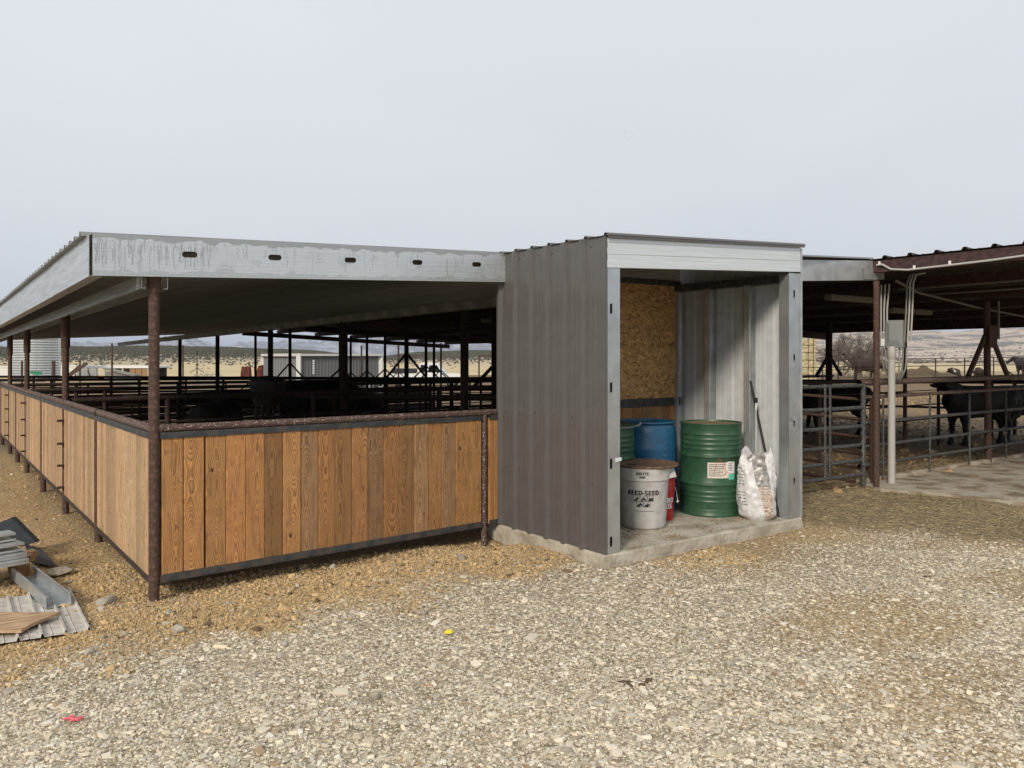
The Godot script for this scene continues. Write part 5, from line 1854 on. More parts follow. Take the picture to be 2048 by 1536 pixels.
	rails("pen_fence", "pipe pen fence running back in the barn's far half", "fence", "pipe pen fences under the lean-to", Vector3(12.4, 0, -5.5), Vector3(12.4, 0, -24), [1.16, 0.9, 0.64, 0.4], [0.029, 0.016, 0.016, 0.016], [0.1, 0.3, 0.5, 0.7, 0.9], 0.038, M.darkrust)

	# low plank wall that closes the far end of the pens
	var wa := Vector3(0.3, 0, -24.1)
	var wb := Vector3(16.6, 0, -24.9)
	t = thing("plank_barrier", "low dark plank barrier closing the far end of the pens", "barrier", Vector3(8.4, lie(8.4, -24.5), -24.5))
	for k in 4:
		var pm := MB.new()
		pm.bar(wa + Vector3(0, -0.52 + k * 0.24, 0), wb + Vector3(0, -0.52 + k * 0.24, 0), 0.04, 0.225)
		obj("plank", pm, M.darkrust, t)

	# water tub behind the gates
	var wc := Vector3(6.9, 0, -0.75)
	var w := thing("water_tub", "black round rubber water tub behind the pipe gates", "tub", wc)
	var m := MB.new()
	m.lathe(at(wc), [Vector2(0, 0.02), Vector2(0.52, 0.0), Vector2(0.62, 0.5), Vector2(0.65, 0.52), Vector2(0.64, 0.55), Vector2(0.6, 0.54), Vector2(0.55, 0.3), Vector2(0, 0.3)], 40)
	obj("body", m, M.tubdark, w)
	# hopper feeder on legs under the lean-to
	var hc := away(535, HOR, 11.6)
	hc.y = -0.06
	var h := thing("hopper_feeder", "dark tapered hopper feeder on legs behind the first pen fence", "feeder", hc)
	m = MB.new()
	m.lathe(at(hc), [Vector2(0.0, 0.95), Vector2(0.17, 0.95), Vector2(0.2, 1.02), Vector2(0.21, 1.03), Vector2(0.255, 1.27), Vector2(0.26, 1.29), Vector2(0.2, 1.36), Vector2(0.0, 1.38)], 28, 0.5)
	var hb := obj("hopper", m, M.tubdark, h)
	for k in 4:
		var a := TAU * (k + 0.5) / 4.0
		obj("leg", pipe(hc + Vector3(cos(a) * 0.24, 0, sin(a) * 0.24), hc + Vector3(cos(a) * 0.17, 0.98, sin(a) * 0.17), 0.014, 6), M.graypipe, h)


# ---------- cattle: one smooth skin each, meshed from tapered limbs ----------
func skin(bones: Array, cell: float, k: float) -> ArrayMesh:
	var lo := Vector3.INF
	var hi := -Vector3.INF
	for b in bones:
		var rr: float = maxf(b[2], b[3]) + cell * 3.0
		for p in [b[0], b[1]]:
			lo = lo.min(p - Vector3.ONE * rr)
			hi = hi.max(p + Vector3.ONE * rr)
	var nx := int((hi.x - lo.x) / cell) + 2
	var ny := int((hi.y - lo.y) / cell) + 2
	var nz := int((hi.z - lo.z) / cell) + 2
	var f := PackedFloat32Array()
	f.resize(nx * ny * nz)
	f.fill(1.0)
	for b in bones:
		var a: Vector3 = b[0]
		var ab: Vector3 = b[1] - a
		var ra: float = b[2]
		var rb: float = b[3]
		var l2 := maxf(ab.length_squared(), 1e-6)
		var pad := maxf(ra, rb) + k + cell * 2.0
		var i0: Vector3 = (a.min(b[1]) - Vector3.ONE * pad - lo) / cell
		var i1: Vector3 = (a.max(b[1]) + Vector3.ONE * pad - lo) / cell
		for z in range(maxi(0, int(i0.z)), mini(nz, int(i1.z) + 2)):
			for y in range(maxi(0, int(i0.y)), mini(ny, int(i1.y) + 2)):
				for x in range(maxi(0, int(i0.x)), mini(nx, int(i1.x) + 2)):
					var p := lo + Vector3(x, y, z) * cell
					var t := clampf((p - a).dot(ab) / l2, 0.0, 1.0)
					var d := (p - a - ab * t).length() - lerpf(ra, rb, t)
					var i := (z * ny + y) * nx + x
					var e := f[i]
					var hh := maxf(k - absf(d - e), 0.0) / k
					f[i] = minf(d, e) - hh * hh * k * 0.25
	var at_ := PackedInt32Array()
	at_.resize(nx * ny * nz)
	at_.fill(-1)
	var vs := PackedVector3Array()
	var ns := PackedVector3Array()
	var off := [0, 1, nx, nx + 1, nx * ny, nx * ny + 1, nx * ny + nx, nx * ny + nx + 1]
	var pairs := [[0, 1], [2, 3], [4, 5], [6, 7], [0, 2], [1, 3], [4, 6], [5, 7], [0, 4], [1, 5], [2, 6], [3, 7]]
	for z in nz - 1:
		for y in ny - 1:
			for x in nx - 1:
				var i := (z * ny + y) * nx + x
				var neg := 0
				for q in 8:
					if f[i + off[q]] < 0.0: neg += 1
				if neg == 0 or neg == 8: continue
				var s := Vector3.ZERO
				var c := 0
				for pr in pairs:
					var fa := f[i + off[pr[0]]]
					var fb := f[i + off[pr[1]]]
					if (fa < 0.0) == (fb < 0.0): continue
					var t := fa / (fa - fb)
					var pa := Vector3(pr[0] & 1, (pr[0] >> 1) & 1, pr[0] >> 2)
					var pb := Vector3(pr[1] & 1, (pr[1] >> 1) & 1, pr[1] >> 2)
					s += pa.lerp(pb, t)
					c += 1
				at_[i] = vs.size()
				vs.append(lo + (Vector3(x, y, z) + s / c) * cell)
				ns.append(Vector3(f[i + 1] - f[i] + f[i + off[7]] - f[i + off[6]], f[i + nx] - f[i] + f[i + off[7]] - f[i + off[5]], f[i + off[4]] - f[i] + f[i + off[7]] - f[i + off[3]]).normalized())
	var ix := PackedInt32Array()
	for z in range(1, nz - 1):
		for y in range(1, ny - 1):
			for x in range(1, nx - 1):
				var i := (z * ny + y) * nx + x
				var s0 := f[i] < 0.0
				for ax in 3:
					var st: int = [1, nx, nx * ny][ax]
					if s0 == (f[i + st] < 0.0): continue
					var u: int = [nx, nx * ny, 1][ax]
					var w: int = [nx * ny, 1, nx][ax]
					var q := [at_[i], at_[i - u], at_[i - u - w], at_[i - w]]
					if q.min() < 0: continue
					if s0: ix.append_array([q[0], q[2], q[1], q[0], q[3], q[2]])
					else: ix.append_array([q[0], q[1], q[2], q[0], q[2], q[3]])
	var arr := []
	arr.resize(Mesh.ARRAY_MAX)
	arr[Mesh.ARRAY_VERTEX] = vs
	arr[Mesh.ARRAY_NORMAL] = ns
	arr[Mesh.ARRAY_INDEX] = ix
	var m := ArrayMesh.new()
	m.add_surface_from_arrays(Mesh.PRIMITIVE_TRIANGLES, arr)
	return m

# a beef cow along +x, head at +x; head_turn swings the head, lying folds the legs
func cow_bones(head_turn: float, head_up: float, lying: bool, stride := 0.0) -> Array:
	var V := func(x: float, y: float, z: float) -> Vector3: return Vector3(x, y - (0.56 if lying else 0.0), z)
	var b: Array = [
		[V.call(-0.72, 1.08, 0), V.call(-0.1, 1.0, 0), 0.23, 0.30], [V.call(-0.1, 0.98, 0), V.call(0.45, 1.0, 0), 0.31, 0.29],
		[V.call(0.45, 1.02, 0), V.call(0.72, 1.0, 0), 0.28, 0.22], [V.call(-0.78, 1.2, 0), V.call(0.6, 1.24, 0), 0.09, 0.10],
		[V.call(-0.78, 1.12, 0.12), V.call(-0.62, 0.9, 0.14), 0.15, 0.16], [V.call(-0.78, 1.12, -0.12), V.call(-0.62, 0.9, -0.14), 0.15, 0.16],
		[V.call(-0.3, 0.76, 0), V.call(0.4, 0.74, 0), 0.14, 0.16], [V.call(0.55, 0.78, 0), V.call(0.7, 0.8, 0), 0.15, 0.13]]
	if lying:
		for s in [-1.0, 1.0]:
			b.append([V.call(0.55, 0.75, 0.2 * s), V.call(0.75, 0.62, 0.26 * s), 0.1, 0.07])
			b.append([V.call(0.75, 0.62, 0.26 * s), V.call(0.5, 0.6, 0.3 * s), 0.06, 0.05])
			b.append([V.call(-0.6, 0.85, 0.22 * s), V.call(-0.25, 0.68, 0.34 * s), 0.16, 0.09])
			b.append([V.call(-0.25, 0.68, 0.34 * s), V.call(-0.55, 0.6, 0.4 * s), 0.06, 0.045])
	else:
		for s in [-1.0, 1.0]:
			var st: float = stride * s
			b.append([V.call(0.55, 0.92, 0.15 * s), V.call(0.56 + st * 0.3, 0.6, 0.16 * s), 0.14, 0.085])
			b.append([V.call(0.56 + st * 0.3, 0.6, 0.16 * s), V.call(0.55 + st * 0.7, 0.36, 0.15 * s), 0.075, 0.052])
			b.append([V.call(0.55 + st * 0.7, 0.36, 0.15 * s), V.call(0.56 + st, 0.07, 0.15 * s), 0.046, 0.04])
			b.append([V.call(0.56 + st, 0.06, 0.15 * s), V.call(0.6 + st, 0.035, 0.15 * s), 0.052, 0.055])
			b.append([V.call(-0.62, 0.95, 0.16 * s), V.call(-0.52 - st * 0.4, 0.68, 0.18 * s), 0.19, 0.11])
			b.append([V.call(-0.52 - st * 0.4, 0.68, 0.18 * s), V.call(-0.73 - st * 0.8, 0.47, 0.16 * s), 0.09, 0.058])
			b.append([V.call(-0.73 - st * 0.8, 0.47, 0.16 * s), V.call(-0.68 - st, 0.08, 0.16 * s), 0.05, 0.042])
			b.append([V.call(-0.68 - st, 0.06, 0.16 * s), V.call(-0.63 - st, 0.035, 0.16 * s), 0.052, 0.055])
	# neck and head
	var poll: Vector3 = V.call(1.02, 1.22 + head_up, 0) + Vector3(0, 0, sin(head_turn) * 0.16)
	b.append([V.call(0.62, 1.1, 0), poll.lerp(V.call(0.62, 1.1, 0), 0.35), 0.21, 0.16])
	b.append([poll.lerp(V.call(0.62, 1.1, 0), 0.4), poll, 0.155, 0.12])
	b.append([V.call(0.66, 0.92, 0), poll - Vector3(0.1, 0.12, 0), 0.11, 0.08])
	var d := Vector3(cos(head_turn), -0.75, sin(head_turn)).normalized()
	var sd := Vector3(-sin(head_turn), 0, cos(head_turn))
	b.append([poll + d * 0.02, poll + d * 0.2, 0.12, 0.105])
	b.append([poll + d * 0.2, poll + d * 0.42, 0.098, 0.075])
	b.append([poll + d * 0.42, poll + d * 0.46, 0.078, 0.07])
	for s in [-1.0, 1.0]:
		b.append([poll + sd * 0.1 * s + Vector3(0, 0.05, 0), poll + sd * 0.32 * s + Vector3(0, 0.03, 0), 0.035, 0.028])
		b.append([poll + sd * 0.16 * s + Vector3(0, 0.03, 0), poll + sd * 0.23 * s + Vector3(0, 0.01, 0), 0.045, 0.04])
	# tail
	b.append([V.call(-0.9, 1.22, 0), V.call(-0.98, 0.95, 0), 0.035, 0.025])
	b.append([V.call(-0.98, 0.95, 0), V.call(-0.97, 0.62 if not lying else 0.7, 0.02), 0.022, 0.03])
	return b

func yaw(d: Vector3) -> float:
	return atan2(-d.z, d.x)
func build_cattle() -> void:
	var kinds := {
		"watch": skin(cow_bones(-1.15, 0.1, false, 0.06), 0.034, 0.07),
		"graze": skin(cow_bones(0.5, -0.3, false, 0.1), 0.036, 0.07),
		"lie": skin(cow_bones(-0.9, 0.05, true), 0.036, 0.07)}
	var herd := [
		["watch", ony(1958, 889, 0.0), yaw(-RGT - FWD * 0.25), 0.8, M.hide, "black cow with a greyish face looking out through the rail fence"],
		["graze", ony(2055, 883, 0.0), yaw(RGT + FWD * 0.3), 0.8, M.hide, "black cow with a red strap standing behind the grey-faced one"],
		["graze", ony(1668, 870, 0.0), yaw(-RGT + FWD * 0.2), 0.76, M.hide, "black cow behind the two pipe gates"],
		["graze", away(1732, HOR, 57.0), -0.4, 1.15, M.hide_brown, "dark brown cow standing on the mound below the bare tree"],
		["lie", away(1906, HOR, 56.0), 3.4, 1.1, M.hide_brown, "white-faced dark cow lying on the mound"],
		["lie", away(1960, HOR, 60.0), 0.4, 1.05, M.hide_brown, "plain dark cow lying beside the white-faced one"],
		["watch", away(2052, HOR, 54.0), 0.9, 1.1, M.hide, "dark cow standing end on by the corral rails"],
		["watch", away(437, HOR, 12.6), 0.95, 0.8, M.hide, "black cow end on between the first pen fences"],
		["lie", away(835, HOR, 11.6), 0.35, 1.05, M.hide, "big black cow lying under the lean-to near the shed"],
		["graze", away(640, HOR, 15.0), 0.2, 1.0, M.hide, "black cow side on deep under the lean-to"]]
	for h in herd:
		var p: Vector3 = h[1]
		p.y = lie(p.x, p.z)
		var t := thing("cow", h[5], "cow", p, "black and dark cattle in the pens", h[2])
		var b := piece("body", kinds[h[0]], h[4], t, t.global_transform * Transform3D(Basis().scaled(Vector3.ONE * h[3]), Vector3.ZERO))
		var pale: bool = h[5].contains("white-faced")
		if h[0] == "watch" or pale:
			# face blaze, laid over the front of the head
			var bones := []
			var ht := -1.15 if h[0] == "watch" else -0.9
			var up := 0.1 if h[0] == "watch" else 0.05
			var poll := Vector3(1.02, 1.22 + up - (0.56 if h[0] == "lie" else 0.0), sin(ht) * 0.16)
			var d := Vector3(cos(ht), -0.75, sin(ht)).normalized()
			var nn := Vector3(cos(ht), 1.2, sin(ht)).normalized()
			var m := skin([[poll + d * 0.06 + nn * 0.05, poll + d * 0.26 + nn * 0.04, 0.078, 0.07], [poll + d * 0.26 + nn * 0.035, poll + d * 0.4 + nn * 0.02, 0.068, 0.055]], 0.022, 0.05)
			if pale or h[5].contains("greyish"): piece("face_blaze", m, M.hide_white if pale else M.hide_grey, t, t.global_transform * Transform3D(Basis().scaled(Vector3.ONE * h[3]), Vector3.ZERO))
		if h[5].contains("strap"):
			var m := MB.new()
			m.bar(Vector3(-0.62, 1.36, 0.05), Vector3(-0.66, 1.08, 0.31), 0.05, 0.012)
			m.bar(Vector3(-0.6, 1.36, 0.05), Vector3(-0.52, 1.16, 0.31), 0.04, 0.012)
			obj("strap", m, M.redrust, t, true)


# ---------- beyond the barn ----------
func ground_at(u: float, dist: float) -> Vector3:
	var p := away(u, HOR, dist)
	p.y = lie(p.x, p.z)
	return p
func size_px(px: float, dist: float) -> float:
	return px * dist / FPX
func high(v: float, dist: float) -> float:
	return CAM.y + (HOR - v) * dist / FPX

func build_bin() -> void:
	var d := 86.0
	var c := ground_at(73, d)
	var R := size_px(84, d) * 0.5
	var t := thing("grain_bin", "round corrugated galvanised grain bin beyond the board fence", "grain bin", c)
	var prof: Array = [Vector2(0, 0.45), Vector2(R * 0.8, 0.3)]
	var y := 0.55
	while y < 5.6:
		prof.append(Vector2(R - 0.05, y)); prof.append(Vector2(R + 0.05, y + 0.13))
		y += 0.27
	prof.append(Vector2(R, 5.6))
	var m := MB.new()
	m.lathe(at(c), prof, 56, 0.9)
	obj("wall", m, M.galv, t)
	m = MB.new()
	m.lathe(at(c), [Vector2(R + 0.12, 5.58), Vector2(0.4, 7.0), Vector2(0.35, 7.2), Vector2(0, 7.25)], 40, 0.2)
	obj("roof", m, M.galv, t)
	m = MB.new()
	m.lathe(at(c), [Vector2(R + 0.04, -0.2), Vector2(R + 0.05, 0.55), Vector2(R - 0.05, 0.56)], 40, 0.2)
	obj("base_ring", m, M.darkzinc, t)
	m = MB.new()
	var a := away(118, HOR, d - 2.0); a.y = -0.9
	var b := away(121, HOR, d - 2.0); b.y = -0.9
	for q in [a, b]: m.tube([q, q + Vector3(0.0, 5.2, 0)], 0.03, 6)
	for k in 16: m.bar(a + Vector3(0, 0.3 + k * 0.3, 0), b + Vector3(0, 0.3 + k * 0.3, 0), 0.03, 0.03)
	obj("ladder", m, M.galv, t)

# a plain long building: box walls with upright seams, pitched or flat lid
func low_building(called: String, label: String, a: Vector3, b: Vector3, h: float, deep: float, wall: Material, lid: Material, seam: float, gable := 0.0) -> Node3D:
	var mid := (a + b) * 0.5
	var dir := (b - a).normalized()
	var back := Vector3(dir.z, 0, -dir.x)
	if back.dot(FWD) < 0: back = -back
	var t := thing(called, label, "building", mid)
	var L := a.distance_to(b)
	var m := MB.new()
	m.box(Transform3D(Basis(dir, Vector3.UP, dir.cross(Vector3.UP)), mid + back * deep * 0.5 + Vector3(0, h * 0.5, 0)), Vector3(L, h, deep))
	obj("wall", m, wall, t)
	m = MB.new()
	var k := seam
	while k < L:
		m.bar(a + dir * k - back * 0.015, a + dir * k - back * 0.015 + Vector3(0, h, 0), 0.04, 0.03, dir)
		k += seam
	obj("wall_ribs", m, wall, t).set_meta("kind", "stuff")
	m = MB.new()
	if gable > 0.0:
		m.prism(Transform3D(Basis(back, Vector3.UP, -dir), b + dir * 0.15 - back * 0.15 + Vector3(0, h, 0)), PackedVector2Array([Vector2(0, 0), Vector2(deep + 0.3, 0), Vector2(deep * 0.5 + 0.15, gable)]), L + 0.3)
	else:
		m.box(Transform3D(Basis(dir, Vector3.UP, dir.cross(Vector3.UP)), mid + back * deep * 0.5 + Vector3(0, h + 0.06, 0)), Vector3(L + 0.2, 0.12, deep + 0.2))
	obj("roof", m, lid, t)
	return t

func build_far_things() -> void:
	build_bin()
	low_building("farm_building", "long white metal building behind the grain bin", ground_at(-60, 100), ground_at(152, 100), high(735, 100) - lie(ground_at(40, 100).x, ground_at(40, 100).z), 5.0, M.offwhite, M.white, 1.2)
	# open-fronted shed with boarded end
	var sa := ground_at(160, 92)
	var sb := ground_at(296, 92)
	var sh := high(736, 92) - sa.y
	var dir := (sb - sa).normalized()
	var back := Vector3(dir.z, 0, -dir.x)
	if back.dot(FWD) < 0: back = -back
	var t := thing("open_shed", "far open-fronted shed with white roof edge and orange boarded end", "building", (sa + sb) * 0.5)
	var m := MB.new()
	m.box(Transform3D(Basis(dir, Vector3.UP, dir.cross(Vector3.UP)), (sa + sb) * 0.5 + back * 3.0 + Vector3(0, sh + 0.1, 0)), Vector3(sa.distance_to(sb) + 0.4, 0.22, 6.4))
	obj("roof", m, M.white, t)
	for k in 9:
		var p := sa.lerp(sb, k / 8.0)
		m = MB.new()
		m.bar(p, p + Vector3(0, sh, 0), 0.16, 0.16)
		obj("post", m, M.offwhite, t)
	m = MB.new()
	m.bar(sa.lerp(sb, 0.2) + back * 5.0 + Vector3(0, 0.7, 0), sa.lerp(sb, 0.62) + back * 5.0 + Vector3(0, 0.7, 0), 0.2, 1.4)
	obj("hay", m, M.strawyellow, t)
	m = MB.new()
	m.bar(sa.lerp(sb, 0.63) + back * 5.0 + Vector3(0, sh * 0.5, 0), sb + back * 5.0 + Vector3(0, sh * 0.5, 0), 0.1, sh)
	obj("back_wall", m, M.darkzinc, t)
	for k in 3:
		m = MB.new()
		var f0 := 0.74 + k * 0.088
		m.bar(sa.lerp(sb, f0) + Vector3(0, sh * 0.55, 0) - back * 0.1, sa.lerp(sb, f0 + 0.08) + Vector3(0, sh * 0.55, 0) - back * 0.1, 0.06, sh * 0.8)
		obj("boarding", m, M.timber, t)
	# old grey lean-to of weathered planks in front of it
	var wa := ground_at(212, 70)
	var wb := ground_at(275, 66)
	t = thing("plank_shelter", "weathered grey plank shelter with a sloping roof before the open shed", "shelter", wa.lerp(wb, 0.5))
	m = MB.new()
	m.bar(wa + Vector3(0, high(737, 70) - wa.y, 0), wb + Vector3(0.0, high(752, 66) - wb.y, 0), 0.5, 0.14)
	obj("roof", m, M.conduit_dull, t)
	m = MB.new()
	m.bar(wa + Vector3(0, 0.75, 0), wb + Vector3(0, 0.6, 0), 0.12, 1.0)
	obj("wall", m, M.conduit_dull, t)
	# green board on a post
	var g := ground_at(72, 58)
	t = thing("green_board", "green board on two posts in front of the grain bin", "board", g)
	m = MB.new()
	m.prism(Transform3D(Basis(RGT, Vector3.UP, -FWD), g + Vector3(0, 0, 0)), PackedVector2Array([Vector2(-0.42, high(737.5, 58) + 0.9), Vector2(0.42, high(738, 58) + 0.9), Vector2(0.46, high(744, 58) + 0.9), Vector2(0.1, high(745, 58) + 0.9), Vector2(-0.36, high(741.5, 58) + 0.9)]), 0.05)
	obj("board", m, M.signgreen, t)
	m = MB.new()
	for x in [-0.2, 0.0]: m.tube([g + RGT * x, g + RGT * x + Vector3(0, high(742, 58) + 0.9, 0)], 0.04, 6)
	m.tube([g + RGT * -0.35 + Vector3(0, 1.2, 0), g + RGT * 0.1 + Vector3(0, 1.5, 0), g + RGT * 0.05 + Vector3(0, 0.9, 0)], 0.03, 6)
	obj("stand", m, M.boxgrey, t)
	# rusty pipe posts of the yard beyond
	var uprights := [[44.0, 722.0, 60.0, 0.08, "slim rusty post before the grain bin near the green board"], [107.0, 722.0, 60.0, 0.13, "thick rusty post at the edge of the grain bin"], [160.0, 720.0, 55.0, 0.06, "short rusty post among the slanted ramp beams"], [224.0, 686.0, 45.0, 0.055, "tallest rusty pole, rising before the far open shed"], [366.0, 690.0, 40.0, 0.04, "thin rusty pole near the hoop feeders"], [852.0, 712.0, 60.0, 0.06, "rusty gate-frame upright behind the white pickup"], [958.0, 711.0, 60.0, 0.06, "rusty gate-frame upright alone in the field past the pickup"]]
	for q in uprights:
		var p := ground_at(q[0], q[2])
		var o := obj("yard_post", pipe(p - Vector3(0, 0.1, 0), Vector3(p.x, high(q[1], q[2]), p.z), q[3], 8), M.rust)
		tag(o, q[4], "post", "rusty uprights beyond the pens")
	for q in [[795.0, 852.0, 711.5], [958.0, 1010.0, 711.5]]:
		var p := away(q[0], q[2], 60.0)
		var p2 := away(q[1], q[2], 60.0)
		var o := obj("yard_crossbar", pipe(p, p2, 0.05, 6), M.rust)
		tag(o, "thin rusty overhead bar of a gate frame in the far yard", "bar", "overhead bars in the far yard")
	# tilted beams by the bin
	t = thing("loading_ramp", "rusty steel beams propped at a slant beside the far buildings", "ramp", ground_at(155, 48))
	for q in [[138.0, 752.0, 174.0, 726.0, 0.1], [138.0, 748.0, 160.0, 730.0, 0.05], [150.0, 748.0, 152.0, 757.0, 0.04], [176.0, 741.0, 181.0, 756.0, 0.05], [150.0, 753.0, 195.0, 753.0, 0.05], [165.0, 755.0, 195.0, 757.0, 0.05]]:
		m = MB.new()
		m.bar(away(q[0], q[1], 48.0), away(q[2], q[3], 48.0), q[4], q[4] * 1.6)
		obj("beam", m, M.rust, t)
	# hoop feeders
	for q in [[392.0, 10.0], [418.0, 15.0]]:
		var p := ground_at(q[0], 42)
		t = thing("hoop_feeder", ("smaller" if q[1] < 12.0 else "wider") + " hoop hay feeder of thin pipe in the yard beyond", "feeder", p, "hoop feeders beyond the pens")
		for k in 3:
			m = MB.new()
			var pts: Array = []
			for i in 25:
				var a := PI * i / 24.0
				pts.append(p + RGT * (cos(a) * size_px(q[1], 42)) + Vector3(0, 0.25 + sin(a) * (high(743.0 - q[1] * 0.1, 42) + 0.55), 0) + FWD * (k * 0.7))
			m.tube(pts, 0.022, 6)
			obj("hoop", m, M.boxgrey, t)
	# red steel panels
	for q in [[[484.0, 756.0], [504.0, 756.0], [502.0, 733.0], [487.0, 733.0]], [[513.0, 756.0], [527.0, 756.0], [527.0, 730.0], [520.0, 732.0]]]:
		var pl: Array = []
		var cpt := ground_at((q[0][0] + q[1][0]) * 0.5, 40)
		var poly := PackedVector2Array()
		for e in q: poly.append(Vector2(size_px(e[0] - (q[0][0] + q[1][0]) * 0.5, 40), high(e[1], 40) - cpt.y))
		m = MB.new()
		m.prism(Transform3D(Basis(RGT, Vector3.UP, -FWD), cpt), poly, 0.3)
		var o := obj("steel_hopper", m, M.redrust)
		tag(o, "broad rust-red steel hopper standing in the yard" if q[0][0] < 500 else "narrow rust-red steel hopper against the grey building", "hopper", "rust-red hoppers in the yard")
	# grey building with a pale end
	var ca := ground_at(598, 46)
	var cl := ground_at(527, 56)
	var cr := ground_at(762, 50)
	var hh := high(711.5, 46) - ca.y
	t = thing("metal_building", "grey ribbed metal building with a pale gable end beyond the pens", "building", ca)
	m = MB.new()
	var cb := cl + (cr - ca)
	for q in [[ca, cr], [cr, cb], [cb, cl]]:
		m.quad(q[0], q[1], q[1] + Vector3(0, hh, 0), q[0] + Vector3(0, hh, 0))
	obj("side_wall", m, M.bldgrey, t)
	m = MB.new()
	m.quad(cl, ca, ca + Vector3(0, hh, 0), cl + Vector3(0, hh, 0))
	obj("end_wall", m, M.bldlight, t)
	m = MB.new()
	for k in 22:
		var p := cl.lerp(ca, (k + 0.5) / 22.0) - FWD * 0.03
		m.bar(p, p + Vector3(0, hh, 0), 0.06, 0.04)
	for k in 26:
		var p := ca.lerp(cr, (k + 0.5) / 26.0) - FWD * 0.03
		m.bar(p, p + Vector3(0, hh, 0), 0.05, 0.04)
	obj("wall_ribs", m, M.bldgrey, t).set_meta("kind", "stuff")
	m = MB.new()
	for q in [ca, cr, cl]: m.bar(q - FWD * 0.05, q - FWD * 0.05 + Vector3(0, hh, 0), 0.25, 0.2, FWD)
	obj("corner_trim", m, M.offwhite, t)
	m = MB.new()
	var up := Vector3(0, hh + 0.05, 0)
	m.quad(cl + up, ca + up, cr + up, cb + up)
	m.bar(cl + up - FWD * 0.1, ca + up - FWD * 0.1, 0.3, 0.16)
	m.bar(ca + up - FWD * 0.1, cr + up - FWD * 0.1, 0.3, 0.12)
	obj("roof", m, M.offwhite, t)
	# white upright lettering band on its side, unreadable at this distance
	m = MB.new()
	var sp := ca.lerp(cr, 0.17) - FWD * 0.1
	for k in 6: m.box(Transform3D(Basis((cr - ca).normalized(), Vector3.UP, -FWD), sp + Vector3(0, hh - 0.3 - k * 0.14, 0)), Vector3(0.13, 0.11, 0.02))
	obj("sign_letters", m, M.white, t)
	m = MB.new()
	m.bar(ca.lerp(cr, 0.8) - FWD * 0.05 + Vector3(0, 0.75, 0), ca.lerp(cr, 0.9) - FWD * 0.05 + Vector3(0, 0.75, 0), 0.06, 0.7)
	obj("window", m, M.white, t)
	build_truck()
	build_corral()
	build_tree()
	# birds, far off
	for q in [[1137.0, 245.5], [1249.5, 264.0], [1278.5, 257.0], [1257.5, 278.0]]:
		var p := away(q[0], q[1], 220.0)
		t = thing("bird", "tiny dark bird flying high in the grey sky", "bird", p, "birds in the sky")
		m = MB.new()
		m.tube([p - RGT * 0.16, p, p + RGT * 0.12], [0.01, 0.06, 0.02], 8)
		obj("body", m, M.hide, t)
		for s in [-1.0, 1.0]:
			m = MB.new()
			m.quad(p - RGT * 0.06, p + RGT * 0.06, p + RGT * 0.0 + Vector3(0, 0.1, 0) + FWD * 0.32 * s, p - RGT * 0.1 + Vector3(0, 0.09, 0) + FWD * 0.3 * s)
			obj("wing", m, M.hide, t)

func build_truck() -> void:
	var d := 60.0
	var p := ground_at(858, d)
	p.y = -0.75
	var t := thing("pickup_truck", "white pickup truck parked beyond the pens", "truck", p)
	var x := Transform3D(Basis(RGT, Vector3.UP, -FWD), p)
	var m := MB.new()
	var W := 1.9
	var bodyp := PackedVector2Array([Vector2(-2.8, 0.45), Vector2(-2.82, 1.05), Vector2(-0.75, 1.08), Vector2(1.0, 1.08), Vector2(2.3, 1.0), Vector2(2.72, 0.85), Vector2(2.78, 0.45)])
	m.prism(x * at(Vector3(0, 0, -W * 0.5)), bodyp, W)
	obj("body", m, M.white, t)
	m = MB.new()
	m.prism(x * at(Vector3(0, 0, -W * 0.44)), PackedVector2Array([Vector2(-0.75, 1.08), Vector2(-0.62, 1.78), Vector2(-0.45, 1.86), Vector2(0.55, 1.84), Vector2(0.75, 1.76), Vector2(1.3, 1.08)]), W * 0.88)
	obj("cab", m, M.white, t)
	for s in [-1.0, 1.0]:
		for q in [[-0.58, -0.05, 1.7], [0.05, 0.72, 1.68]]:
			m = MB.new()
			m.prism(x * at(Vector3(0, 0, W * 0.442 * s - (0.0 if s > 0 else 0.02))), PackedVector2Array([Vector2(q[0], 1.15), Vector2(q[0] + 0.06, q[2]), Vector2(q[1] - 0.05, q[2]), Vector2(q[1] + (0.25 if q[0] > 0 else 0.0), 1.15)]), 0.02)
			obj("window", m, M.glass, t)
		for wx in [-1.75, 1.75]:
			m = MB.new()
			m.lathe(x * Transform3D(Basis(Vector3.RIGHT, PI / 2), Vector3(wx, 0.38, 0.86 * s)), [Vector2(0, 0.12), Vector2(0.33, 0.12), Vector2(0.38, 0.07), Vector2(0.38, -0.07), Vector2(0.33, -0.12), Vector2(0, -0.12)], 20, 0.3)
			var w := obj("wheel", m, M.black, t)
			m = MB.new()
			m.lathe(x * Transform3D(Basis(Vector3.RIGHT, PI / 2), Vector3(wx, 0.38, 0.86 * s + 0.005 * s)), [Vector2(0, 0.125), Vector2(0.2, 0.125), Vector2(0.2, -0.125), Vector2(0, -0.125)], 16, 0.3)
			obj("rim", m, M.galv_dull, w)
	m = MB.new()
	m.box(x * at(Vector3(-1.8, 1.25, 0)), Vector3(1.7, 0.36, 1.5), 0.04)
	obj("bed_load", m, M.black, t)

